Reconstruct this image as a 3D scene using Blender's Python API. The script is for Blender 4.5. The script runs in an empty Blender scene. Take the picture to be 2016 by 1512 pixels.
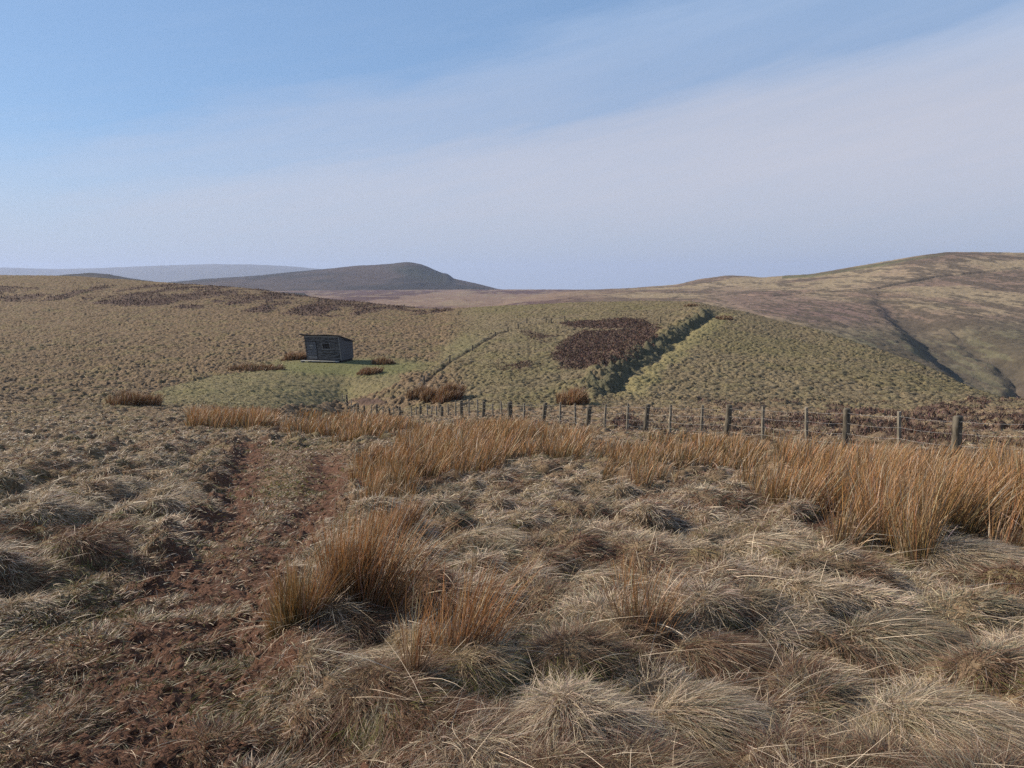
import bpy, math
import numpy as np

# ------------------------------------------------------------------ camera, sky, sun, exposure
EYE = 1.6
F, CX, CY = 1500.0, 1008.0, 756.0
HORIZON = 560.0
TH = math.atan((CY - HORIZON) / F)
SUN_AZ = math.radians(-72.0)      # clockwise from +Y (view direction): light comes from the left, a little ahead
SUN_EL = math.radians(33.0)

sc = bpy.context.scene
C = sc.collection
cam_d = bpy.data.cameras.new("camera")
cam_d.lens = F / 2016.0 * 36.0
cam_d.sensor_width = 36.0
cam_d.clip_start = 0.05
cam_d.clip_end = 30000.0
cam = bpy.data.objects.new("camera", cam_d)
C.objects.link(cam)
cam.location = (0, 0, EYE)
cam.rotation_euler = (math.radians(90) - TH, 0, 0)
sc.camera = cam

sc.view_settings.view_transform = 'Standard'
sc.view_settings.look = 'None'
sc.view_settings.exposure = 0.46
sc.view_settings.gamma = 1.0
sc.cycles.max_bounces = 5
sc.cycles.diffuse_bounces = 2
sc.cycles.glossy_bounces = 1
sc.cycles.transmission_bounces = 3
sc.cycles.volume_bounces = 0
sc.cycles.use_denoising = False

world = bpy.data.worlds.new("World")
sc.world = world
world.use_nodes = True
wt = world.node_tree
wt.nodes.clear()


class NT:
    """tiny helper to write node trees as expressions"""
    def __init__(s, tree):
        s.t = tree

    def n(s, kind, **kw):
        nd = s.t.nodes.new(kind)
        for k, v in kw.items():
            setattr(nd, k, v)
        return nd

    def link(s, a, b):
        s.t.links.new(a, b)

    def m(s, op, a, b=None, c=None, clamp=False):
        nd = s.n('ShaderNodeMath', operation=op)
        nd.use_clamp = clamp
        for i, v in enumerate((a, b, c)):
            if v is None:
                continue
            if isinstance(v, (int, float)):
                nd.inputs[i].default_value = v
            else:
                s.link(v, nd.inputs[i])
        return nd.outputs[0]

    def ss(s, v, lo, hi):
        nd = s.n('ShaderNodeMapRange', interpolation_type='SMOOTHSTEP')
        s.link(v, nd.inputs[0])
        nd.inputs[1].default_value = lo
        nd.inputs[2].default_value = hi
        return nd.outputs[0]

    def mix(s, f, a, b, blend='MIX'):
        nd = s.n('ShaderNodeMix', data_type='RGBA', blend_type=blend)
        if isinstance(f, (int, float)):
            nd.inputs[0].default_value = f
        else:
            s.link(f, nd.inputs[0])
        for i, v in ((6, a), (7, b)):
            if isinstance(v, tuple):
                nd.inputs[i].default_value = (*v, 1)
            else:
                s.link(v, nd.inputs[i])
        return nd.outputs[2]

    def noise(s, vec, scale, detail=4.0, rough=0.55):
        nd = s.n('ShaderNodeTexNoise')
        if vec is not None:
            s.link(vec, nd.inputs['Vector'])
        nd.inputs['Scale'].default_value = scale
        nd.inputs['Detail'].default_value = detail
        nd.inputs['Roughness'].default_value = rough
        return nd.outputs['Fac']


w = NT(wt)
sky = w.n('ShaderNodeTexSky', sky_type='NISHITA')
sky.sun_disc = False
sky.sun_elevation = SUN_EL
sky.sun_rotation = SUN_AZ
sky.altitude = 400
sky.air_density = 1.0
sky.dust_density = 0.6
sky.ozone_density = 1.5
tc = w.n('ShaderNodeTexCoord')
sep = w.n('ShaderNodeSeparateXYZ')
w.link(tc.outputs['Generated'], sep.inputs[0])
R2D = 57.29578
az = w.m('MULTIPLY', w.m('ARCTAN2', sep.outputs[0], sep.outputs[1]), R2D)
el = w.m('MULTIPLY', w.m('ARCSINE', sep.outputs[2]), R2D)
# streaked noise running along the cirrus bands
u_al = w.m('ADD', w.m('MULTIPLY', az, 0.975), w.m('MULTIPLY', el, 0.22))
v_al = w.m('SUBTRACT', w.m('MULTIPLY', el, 0.975), w.m('MULTIPLY', az, 0.20))
cmb = w.n('ShaderNodeCombineXYZ')
w.link(w.m('MULTIPLY', u_al, 0.05), cmb.inputs[0])
w.link(w.m('MULTIPLY', v_al, 0.22), cmb.inputs[1])
nz = w.m('SUBTRACT', w.noise(cmb.outputs[0], 1.6, 5, 0.5), 0.5)
cmb2 = w.n('ShaderNodeCombineXYZ')
w.link(w.m('MULTIPLY', u_al, 0.10), cmb2.inputs[0])
w.link(w.m('MULTIPLY', v_al, 0.9), cmb2.inputs[1])
nz2 = w.m('SUBTRACT', w.noise(cmb2.outputs[0], 1.3, 5, 0.6), 0.5)
d1 = w.m('SUBTRACT', w.m('ADD', w.m('MULTIPLY', az, 0.24), 16.2), el)      # >0 below the upper wisp edge
d2 = w.m('SUBTRACT', w.m('ADD', w.m('MULTIPLY', az, 0.17), 12.3), el)      # >0 below the broad veil edge
d1n = w.m('ADD', w.m('ADD', d1, w.m('MULTIPLY', nz, 5.0)), w.m('MULTIPLY', nz2, 1.3))
d2n = w.m('ADD', w.m('ADD', d2, w.m('MULTIPLY', nz, 2.5)), w.m('MULTIPLY', nz2, 1.2))
# upper wisp is a band that thins out below towards the right
wisp = w.m('MULTIPLY', w.ss(d1n, -2.0, 2.0), 0.36)
gap = w.m('MULTIPLY', w.m('MULTIPLY', w.ss(d1n, 1.5, 4.0), w.ss(az, -8.0, 16.0)), 0.10)
f_up = w.m('SUBTRACT', wisp, gap)
low = w.m('MULTIPLY', w.ss(d2n, -1.2, 3.4), 0.68)
f_low = w.m('ADD', low, w.m('MULTIPLY', w.ss(d2n, 2.0, 8.0), 0.14))
fac = w.m('MAXIMUM', f_up, f_low)
fac = w.m('ADD', fac, w.m('MULTIPLY', nz2, 0.22), clamp=True)
fac = w.m('MULTIPLY', fac, w.ss(az, -58.0, -22.0), clamp=True)
lowl = w.m('MULTIPLY', w.m('SUBTRACT', 1.0, w.ss(el, 0.0, 11.0)), 0.8)
fac = w.m('MAXIMUM', fac, lowl)
fac = w.m('MULTIPLY', fac, 1.0, clamp=True)
cloud_col = w.mix(w.ss(el, -1.0, 9.0), (5.0, 5.45, 6.3), (6.45, 6.4, 7.05))
cloud_col = w.mix(w.ss(el, 11.0, 19.0), cloud_col, (5.6, 6.7, 8.6))
skyc = w.mix(1.0, sky.outputs[0], (0.86, 1.03, 1.17), 'MULTIPLY')
skyc = w.mix(0.55, skyc, (2.95, 4.75, 7.7))
col = w.mix(fac, skyc, cloud_col)
bg = w.n('ShaderNodeBackground')
bg.inputs[1].default_value = 0.0708
w.link(col, bg.inputs[0])
wo = w.n('ShaderNodeOutputWorld')
w.link(bg.outputs[0], wo.inputs[0])

sun_d = bpy.data.lights.new("sun", 'SUN')
sun_d.energy = 5.0
sun_d.angle = math.radians(0.5)
sun_d.color = (1.0, 0.90, 0.74)
sun = bpy.data.objects.new("sun", sun_d)
C.objects.link(sun)
sv = np.array([math.sin(SUN_AZ) * math.cos(SUN_EL), math.cos(SUN_AZ) * math.cos(SUN_EL), math.sin(SUN_EL)])
from mathutils import Vector
sun.rotation_euler = Vector(sv).to_track_quat('Z', 'Y').to_euler()
sun.location = (-20, 10, 30)

rng = np.random.default_rng(7)

# ------------------------------------------------------------------ maths helpers
SINT, COST = math.sin(TH), math.cos(TH)


def unproj(px, py, Y):
    px = np.asarray(px, float); py = np.asarray(py, float); Y = np.asarray(Y, float)
    cy = -(py - CY) / F
    cx = (px - CX) / F
    t = Y / (COST + cy * SINT)
    return cx * t, EYE + (-SINT + cy * COST) * t


def proj(X, Y, z):
    zz = z - EYE
    dep = Y * COST - zz * SINT
    dep = np.maximum(dep, 1e-3)
    upc = Y * SINT + zz * COST
    return CX + F * X / dep, CY - F * upc / dep


def sstep(x, a, b):
    t = np.clip((x - a) / (b - a), 0, 1)
    return t * t * (3 - 2 * t)


HT = np.random.default_rng(99).random((1024, 1024)).astype(np.float32).ravel()


def h2(ix, iy, seed):
    """lattice of random numbers in [0,1)"""
    return HT[((((ix + seed * 57) & 1023) << 10) | ((iy + seed * 131) & 1023))]


def vnoise(X, Y, seed=0):
    ix = np.floor(X).astype(np.int32); iy = np.floor(Y).astype(np.int32)
    fx = X - ix; fy = Y - iy
    fx = fx * fx * (3 - 2 * fx); fy = fy * fy * (3 - 2 * fy)
    a = h2(ix, iy, seed); b = h2(ix + 1, iy, seed); c = h2(ix, iy + 1, seed); d = h2(ix + 1, iy + 1, seed)
    return (a + (b - a) * fx) * (1 - fy) + (c + (d - c) * fx) * fy


def fbm(X, Y, seed=0, octv=4, gain=0.5):
    s = 0.0; a = 1.0; tot = 0.0
    for o in range(octv):
        s = s + a * vnoise(X * 2 ** o + 17.3 * o, Y * 2 ** o - 9.1 * o, seed + o * 31)
        tot += a; a *= gain
    return s / tot


def domes(X, Y, cell, seed, rmin=0.5, rmax=0.95, hmin=0.35, ax=1.0, ay=1.0):
    """field of rounded tussocks: height 0..1, outward direction (dx,dy), radial fraction, random id"""
    wa = (vnoise(X / cell * 1.3, Y / cell * 1.3, seed + 50) - .5) * cell * .55; wb = (vnoise(X / cell * 1.3, Y / cell * 1.3, seed + 51) - .5) * cell * .55
    gx = (X + wa) / (cell * ax); gy = (Y + wb) / (cell * ay)
    ix = np.floor(gx).astype(np.int32); iy = np.floor(gy).astype(np.int32)
    best = np.zeros_like(gx); bx = np.zeros_like(gx); by = np.zeros_like(gx)
    bd = np.ones_like(gx); bid = np.zeros_like(gx)
    for ox in (-1, 0, 1):
        for oy in (-1, 0, 1):
            jx = ix + ox; jy = iy + oy
            r1 = h2(jx, jy, seed); r2 = h2(jx, jy, seed + 1); r3 = h2(jx, jy, seed + 2); r4 = h2(jx, jy, seed + 3)
            cx = jx + 0.1 + 0.8 * r1; cy = jy + 0.1 + 0.8 * r2
            r = rmin + (rmax - rmin) * r3
            dx = gx - cx; dy = gy - cy
            q = (dx * dx + dy * dy) / (r * r)
            h = (hmin + (1 - hmin) * r4) * np.clip(1 - q, 0, 1) ** .62
            k = h > best
            best = np.where(k, h, best); bx = np.where(k, dx / r, bx); by = np.where(k, dy / r, by)
            bd = np.where(k, np.sqrt(q), bd); bid = np.where(k, r3 * 0.5 + r4 * 0.5, bid)
    return best, bx, by, bd, bid


def line_interp(pts, us):
    """feature line given as (px,py,Y) -> Y(u), z(u) with u = X/Y"""
    pts = np.array(pts, float)
    X, z = unproj(pts[:, 0], pts[:, 1], pts[:, 2])
    u = X / pts[:, 2]
    n = 700
    uu = np.linspace(u[0], u[-1], n)
    Yi = np.interp(uu, u, pts[:, 2])
    pyi = np.interp(uu, u, pts[:, 1])
    k = np.hanning(13); k /= k.sum()
    pad = lambda a: np.concatenate([np.full(6, a[0]), a, np.full(6, a[-1])])
    Yi = np.convolve(pad(Yi), k, 'valid'); pyi = np.convolve(pad(pyi), k, 'valid')
    pxi = CX + F * uu
    _, zi = unproj(pxi, pyi, Yi)
    return np.interp(us, uu, Yi), np.interp(us, uu, zi)


def pchip_cols(Yk, zk, rows):
    """monotone cubic through knots (K,n) at rows (R,) in log Y -> (R,n)"""
    x = np.log(Yk); K, n = x.shape
    h = np.diff(x, axis=0); d = np.diff(zk, axis=0) / h
    m = np.zeros_like(zk)
    w1 = 2 * h[1:] + h[:-1]; w2 = h[1:] + 2 * h[:-1]
    same = (d[1:] * d[:-1]) > 0
    with np.errstate(divide='ignore', invalid='ignore'):
        mm = (w1 + w2) / (w1 / d[:-1] + w2 / d[1:])
    m[1:-1] = np.where(same, mm, 0)
    m[0] = d[0]; m[-1] = d[-1]
    lr = np.log(rows); out = np.empty((len(rows), n))
    ar = np.arange(n)
    for i, q in enumerate(lr):
        k = np.clip((x <= q).sum(0) - 1, 0, K - 2)
        hh = h[k, ar]; t = np.clip((q - x[k, ar]) / hh, 0, 1)
        z0 = zk[k, ar]; z1 = zk[k + 1, ar]; m0 = m[k, ar] * hh; m1 = m[k + 1, ar] * hh
        t2 = t * t; t3 = t2 * t
        out[i] = (2 * t3 - 3 * t2 + 1) * z0 + (t3 - 2 * t2 + t) * m0 + (-2 * t3 + 3 * t2) * z1 + (t3 - t2) * m1
    return out


class Field:
    def __init__(s, us, rows, z):
        s.us, s.rows, s.z = us, rows, z
        s.lr = np.log(rows)

    def at(s, X, Y, arr=None):
        a = s.z if arr is None else arr
        u = X / Y
        fi = np.clip((u - s.us[0]) / (s.us[1] - s.us[0]), 0, len(s.us) - 1.001)
        fj = np.clip((np.log(Y) - s.lr[0]) / (s.lr[1] - s.lr[0]), 0, len(s.rows) - 1.001)
        i = fi.astype(int); j = fj.astype(int); a1 = fi - i; b1 = fj - j
        return (a[j, i] * (1 - a1) + a[j, i + 1] * a1) * (1 - b1) + (a[j + 1, i] * (1 - a1) + a[j + 1, i + 1] * a1) * b1


def polyd(X, Y, pts):
    """distance to a polyline in world plan, signed (+ to the right of travel), and parameter 0..1 along it"""
    best = np.full(X.shape, 1e9); sg = np.zeros(X.shape); par = np.zeros(X.shape)
    L = [0.0]
    for a, b in zip(pts[:-1], pts[1:]):
        L.append(L[-1] + math.dist(a, b))
    for k, (a, b) in enumerate(zip(pts[:-1], pts[1:])):
        ax, ay = a; bx, by = b
        dx, dy = bx - ax, by - ay
        q = dx * dx + dy * dy
        t = np.clip(((X - ax) * dx + (Y - ay) * dy) / q, 0, 1)
        ex = X - (ax + t * dx); ey = Y - (ay + t * dy)
        d = np.hypot(ex, ey)
        s = np.sign(ex * dy - ey * dx)
        kk = d < best
        best = np.where(kk, d, best); sg = np.where(kk, s, sg)
        par = np.where(kk, (L[k] + t * math.sqrt(q)) / L[-1], par)
    return best, best * np.where(sg == 0, 1, sg), par


def inpoly(px, py, pts):
    pts = np.array(pts, float); ins = np.zeros(px.shape, bool)
    n = len(pts)
    for i in range(n):
        x1, y1 = pts[i]; x2, y2 = pts[(i + 1) % n]
        if y1 == y2:
            continue
        c = ((y1 > py) != (y2 > py)) & (px < (x2 - x1) * (py - y1) / (y2 - y1) + x1)
        ins ^= c
    return ins


def blob(px, py, cx, cy, rx, ry, ang=0.0):
    a = math.radians(ang); dx = px - cx; dy = py - cy
    ex = (dx * math.cos(a) + dy * math.sin(a)) / rx
    ey = (-dx * math.sin(a) + dy * math.cos(a)) / ry
    return np.sqrt(ex * ex + ey * ey)


# ------------------------------------------------------------------ mesh helpers
def tagp(o, label=None, cat=None, group=None, kind=None):
    if label: o['label'] = label
    if cat: o['category'] = cat
    if group: o['group'] = group
    if kind: o['kind'] = kind
    return o


def mesh_np(name, co, faces, mat, col=None, parent=None, smooth=False):
    """faces: (n,k) int array"""
    me = bpy.data.meshes.new(name)
    co = np.ascontiguousarray(co, dtype=np.float32).reshape(-1, 3)
    faces = np.ascontiguousarray(faces, dtype=np.int32)
    n, k = faces.shape
    me.vertices.add(len(co)); me.vertices.foreach_set('co', co.ravel())
    me.loops.add(n * k); me.loops.foreach_set('vertex_index', faces.ravel())
    me.polygons.add(n)
    me.polygons.foreach_set('loop_start', np.arange(0, n * k, k, dtype=np.int32))
    me.polygons.foreach_set('loop_total', np.full(n, k, dtype=np.int32))
    if smooth:
        me.polygons.foreach_set('use_smooth', np.ones(n, dtype=bool))
    if col is not None:
        at = me.attributes.new('col', 'FLOAT_COLOR', 'POINT')
        c4 = np.ones((len(co), 4), dtype=np.float32); c4[:, :3] = col
        at.data.foreach_set('color', c4.ravel())
    me.update(calc_edges=True)
    if mat: me.materials.append(mat)
    o = bpy.data.objects.new(name, me); C.objects.link(o)
    if parent: o.parent = parent
    return o


def grid_faces(nr, nc):
    idx = np.arange(nr * nc).reshape(nr, nc)
    return np.stack([idx[:-1, :-1], idx[:-1, 1:], idx[1:, 1:], idx[1:, :-1]], -1).reshape(-1, 4)


def blades(name, P, D, B, L, W, c0, c1, segs, mat, parent=None, origin=None, facing=None):
    """thin tapering curved leaves as one mesh. P root, D start direction, B bend, L length, W width."""
    n = len(P)
    L = np.asarray(L).reshape(-1, 1); W = np.asarray(W).reshape(-1, 1)
    ra = rng.uniform(0, 2 * np.pi, n)
    R = np.stack([np.cos(ra), np.sin(ra), rng.normal(0, 0.25, n)], -1)
    S = R - D * (R * D).sum(1, keepdims=True) / np.maximum((D * D).sum(1, keepdims=True), 1e-6)
    S /= np.maximum(np.linalg.norm(S, axis=1, keepdims=True), 1e-6)
    nv = 2 * segs + 1
    co = np.empty((n, nv, 3), np.float32); cc = np.empty((n, nv, 3), np.float32)
    for s in range(segs):
        t = s / segs
        p = P + L * (D * t + B * t * t)
        wd = W * 0.5 * (1 - 0.75 * t * t)
        co[:, 2 * s] = p - S * wd; co[:, 2 * s + 1] = p + S * wd
        cc[:, 2 * s] = cc[:, 2 * s + 1] = c0 + (c1 - c0) * t
    co[:, -1] = P + L * (D + B); cc[:, -1] = c1
    base = (np.arange(n) * nv)[:, None]
    tr = []
    for s in range(segs - 1):
        a = 2 * s
        tr.append([a, a + 1, a + 3]); tr.append([a, a + 3, a + 2])
    tr.append([2 * segs - 2, 2 * segs - 1, 2 * segs])
    tr = np.array(tr).reshape(1, -1)
    f = (base + tr).reshape(-1, 3)
    co = co.reshape(-1, 3)
    if origin is not None:
        co = co - np.array(origin, np.float32)
    o = mesh_np(name, co, f, mat, cc.reshape(-1, 3), parent)
    if origin is not None and parent is None:
        o.location = origin
    return o


def norm(v):
    return v / np.maximum(np.linalg.norm(v, axis=-1, keepdims=True), 1e-9)


# ------------------------------------------------------------------ materials
def new_mat(name):
    m = bpy.data.materials.new(name); m.use_nodes = True
    m.node_tree.nodes.clear()
    return m, NT(m.node_tree)


def blade_mat(name, trans=0.25, rough=0.6, spec=0.3):
    m, t = new_mat(name)
    a = t.n('ShaderNodeAttribute', attribute_name='col')
    p = t.n('ShaderNodeBsdfPrincipled')
    t.link(a.outputs['Color'], p.inputs['Base Color'])
    p.inputs['Roughness'].default_value = rough
    p.inputs['Specular IOR Level'].default_value = spec
    tr = t.n('ShaderNodeBsdfTranslucent')
    t.link(a.outputs['Color'], tr.inputs[0])
    mx = t.n('ShaderNodeMixShader'); mx.inputs[0].default_value = trans
    t.link(p.outputs[0], mx.inputs[1]); t.link(tr.outputs[0], mx.inputs[2])
    o = t.n('ShaderNodeOutputMaterial'); t.link(mx.outputs[0], o.inputs[0])
    return m


def ground_mat(name, s1, s2, amp, bump=0.5, bdist=0.1):
    """vertex colour times multi-scale procedural variation, with bump"""
    m, t = new_mat(name)
    a = t.n('ShaderNodeAttribute', attribute_name='col')
    g = t.n('ShaderNodeNewGeometry')
    n1 = t.noise(g.outputs['Position'], s1, 6, 0.65)
    n2 = t.noise(g.outputs['Position'], s2, 5, 0.6)
    v = t.m('ADD', t.m('MULTIPLY', t.m('SUBTRACT', n1, 0.5), amp * 2.2), 1.0)
    v = t.m('ADD', v, t.m('MULTIPLY', t.m('SUBTRACT', n2, 0.5), amp * 1.6))
    c = t.n('ShaderNodeCombineColor')
    for i in range(3):
        t.link(v, c.inputs[i])
    colr = t.mix(1.0, a.outputs['Color'], c.outputs[0], 'MULTIPLY')
    p = t.n('ShaderNodeBsdfPrincipled')
    t.link(colr, p.inputs['Base Color'])
    p.inputs['Roughness'].default_value = 0.95
    p.inputs['Specular IOR Level'].default_value = 0.1
    b = t.n('ShaderNodeBump'); b.inputs['Strength'].default_value = bump; b.inputs['Distance'].default_value = bdist
    t.link(n1, b.inputs['Height']); t.link(b.outputs[0], p.inputs['Normal'])
    o = t.n('ShaderNodeOutputMaterial'); t.link(p.outputs[0], o.inputs[0])
    return m


M_GRASS = blade_mat('dry_grass', 0.28, 0.55, 0.35)
M_RUSH = blade_mat('dead_rush', 0.18, 0.5, 0.3)
M_HEATH = blade_mat('heather_twig', 0.05, 0.8, 0.1)
M_GROUND = ground_mat('peat_and_litter', 9.0, 1.3, 0.45, 0.8, 0.05)
M_MUD = ground_mat('trodden_peat', 30.0, 6.0, 0.9, 1.0, 0.04)
M_FAR = ground_mat('far_moorland', 0.22, 0.035, 0.42, 0.8, 1.5)
M_FARTHER = ground_mat('distant_moorland', 0.035, 0.008, 0.40, 0.8, 8.0)


def plain_mat(name, rgb, rough=0.8, grain=(1, 1, 12), amp=0.5, metal=0.0, spec=0.2):
    m, t = new_mat(name)
    tcn = t.n('ShaderNodeTexCoord'); mp = t.n('ShaderNodeMapping'); mp.inputs['Scale'].default_value = grain
    t.link(tcn.outputs['Object'], mp.inputs[0])
    nn = t.noise(mp.outputs[0], 3.0, 6, 0.7)
    dark = tuple(c * (1 - amp) for c in rgb); lite = tuple(min(1, c * (1 + amp)) for c in rgb)
    p = t.n('ShaderNodeBsdfPrincipled')
    t.link(t.mix(t.ss(nn, 0.38, 0.62), dark, lite), p.inputs['Base Color'])
    p.inputs['Roughness'].default_value = rough; p.inputs['Metallic'].default_value = metal
    p.inputs['Specular IOR Level'].default_value = spec
    b = t.n('ShaderNodeBump'); b.inputs['Strength'].default_value = 0.5; b.inputs['Distance'].default_value = 0.01
    t.link(nn, b.inputs['Height']); t.link(b.outputs[0], p.inputs['Normal'])
    o = t.n('ShaderNodeOutputMaterial'); t.link(p.outputs[0], o.inputs[0])
    return m


# ------------------------------------------------------------------ THE GROUND (near land up to its own skylines)
NU, NR = 1300, 2600
US = np.linspace(-0.86, 0.92, NU)
ROWS = np.exp(np.linspace(math.log(1.2), math.log(480.0), NR))

knY, knz = [], []
for Yk in (1.0, 4.0, 9.0, 16.0, 26.0, 38.0):
    knY.append(np.full(NU, Yk)); knz.append(np.full(NU, -0.14 * Yk))
foot = [(-400, 827, 46), (0, 826, 46), (400, 824, 50), (560, 822, 60), (680, 818, 74), (760, 811, 66), (850, 805, 62), (1000, 801, 58),
        (1400, 799, 58), (1900, 797, 60), (1990, 797, 61), (2060, 800, 61), (2500, 815, 62)]
mid = [(-400, 735, 90), (0, 735, 88), (300, 740, 86), (500, 729, 89), (650, 721, 92), (850, 716, 93), (1000, 705, 90), (1200, 700, 88),
       (1400, 705, 88), (1600, 718, 84), (1800, 750, 76), (1900, 777, 69), (1990, 793, 65), (2060, 797, 65), (2500, 815, 66)]
upp = [(-400, 640, 170), (0, 640, 165), (400, 645, 150), (650, 650, 140), (850, 652, 135), (1000, 645, 125), (1200, 640, 120),
       (1400, 640, 118), (1600, 678, 106), (1700, 699, 97), (1800, 729, 87), (1900, 767, 75), (1990, 790, 68), (2060, 796, 68), (2500, 815, 70)]
crest = [(-400, 538, 330), (0, 543, 320), (140, 545, 310), (250, 552, 300), (380, 562, 290), (500, 570, 270), (620, 588, 240), (750, 602, 215),
         (850, 611, 200), (1000, 603, 180), (1190, 596, 165), (1370, 594, 150), (1420, 608, 145), (1500, 625, 135), (1600, 650, 122),
         (1700, 680, 108), (1800, 715, 95), (1900, 760, 80), (1960, 786, 72), (1990, 791, 70), (2060, 797, 71), (2500, 818, 74)]
for ln in (foot, mid, upp, crest):
    a, b = line_interp(ln, US); knY.append(a); knz.append(b)
Yc, zc = knY[-1], knz[-1]
sl = np.maximum(0, -(zc - EYE) / Yc)
knY.append(Yc * 1.12); knz.append(zc - Yc * 0.12 * (sl + 0.10))
knY.append(Yc * 1.5); knz.append(knz[-1] - Yc * 0.38 * (sl * 1.5 + 0.30))
knY.append(np.maximum(Yc * 1.6, 481.0)); knz.append(knz[-1] - 90.0)
zb = pchip_cols(np.array(knY), np.array(knz), ROWS)
# soften ridges between feature lines a little
kern = np.hanning(9); kern /= kern.sum()
zp = np.pad(zb, ((0, 0), (4, 4)), mode='edge')
zb = sum(kern[i] * zp[:, i:i + NU] for i in range(9))
BASE = Field(US, ROWS, zb)


def ground_pt(px, py):
    """first place where the sight line meets the base land -> X, Y, z"""
    Ys = np.exp(np.linspace(math.log(1.5), math.log(420), 1500))
    Xs, zr = unproj(np.full(1500, px), np.full(1500, py), Ys)
    zg = BASE.at(Xs, Ys)
    k = np.argmax(zr <= zg)
    return float(Xs[k]), float(Ys[k]), float(zg[k])


def world_line(pts):
    return [ground_pt(*p)[:2] for p in pts]


RUT_L = world_line([(150, 1700), (230, 1450), (290, 1290), (350, 1180), (400, 1100), (440, 1020), (470, 950), (488, 900), (500, 872)])
RUT_R = world_line([(700, 1650), (600, 1480), (520, 1370), (475, 1280), (490, 1190), (530, 1120), (580, 1060), (620, 1000), (645, 945), (640, 900)])
RIDGES = [world_line([(0, 1110), (110, 1050), (240, 985), (330, 920), (390, 880)]),
          world_line([(-250, 1080), (0, 985), (130, 930), (230, 890)])]
BANK = world_line([(1418, 614), (1400, 625), (1362, 650), (1322, 680), (1292, 702), (1262, 722), (1236, 742), (1212, 765), (1196, 792)])
DITCH = world_line([(1010, 650), (975, 662), (940, 683), (905, 705), (885, 715), (850, 745), (812, 782)])
HUT = ground_pt(651, 711)
HOLLOWS = [(240, 1000, .30, .20), (100, 960, .35, .18), (15, 1085, .25, .2), (330, 935, .4, .14), (330, 840, 2.2, .25), (10, 1190, .3, .2),
           (1060, 905, 1.0, .3), (860, 1040, .3, .2), (1130, 1170, .2, .1), (60, 1370, .25, .15), (980, 1440, .2, .12)]
HOLLOWS = [(*ground_pt(a, b)[:2], r, d) for a, b, r, d in HOLLOWS]
# conspicuous single tussocks: px, py of base centre, radius m, height m, tone
TUSS = [(1370, 1470, .26, .24, 'pale', 'pale domed grass tussock with combed hair at the bottom right, left of the largest one'),
        (1850, 1500, .36, .26, 'pale', 'largest pale grass tussock in the bottom right corner'),
        (858, 1040, .24, .34, 'grey', 'grey mop headed tussock with a dark brown skirt in the middle of the moor'),
        (1400, 1335, .28, .22, 'brown', 'brown flattened tussock with a dark hollow side in the lower middle right'),
        (1500, 1110, .42, .24, 'pale', 'long pale combed tussock in front of the right rush bed'),
        (1890, 1130, .5, .26, 'pale', 'broad straw coloured tussock below the dark base of the right rush bed'),
        (1440, 1395, .16, .14, 'brown', 'small rounded brown tussock between two bigger ones at lower right'),
        (1180, 1180, .3, .2, 'pale', 'pale tussock with a black shaded gap at the centre right'),
        (720, 1335, .2, .15, 'pale', 'low pale tussock just below the foreground rush clump'),
        (1760, 1290, .34, .2, 'grey', 'greyish tussock with scattered long stalks at the right edge'),
        (960, 1090, .36, .22, 'pale', 'greenish grey rounded tussock up beyond the foreground rushes')]
TUSS = [(*ground_pt(a, b)[:2], r, h, tone, lab) for a, b, r, h, tone, lab in TUSS]


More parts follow.
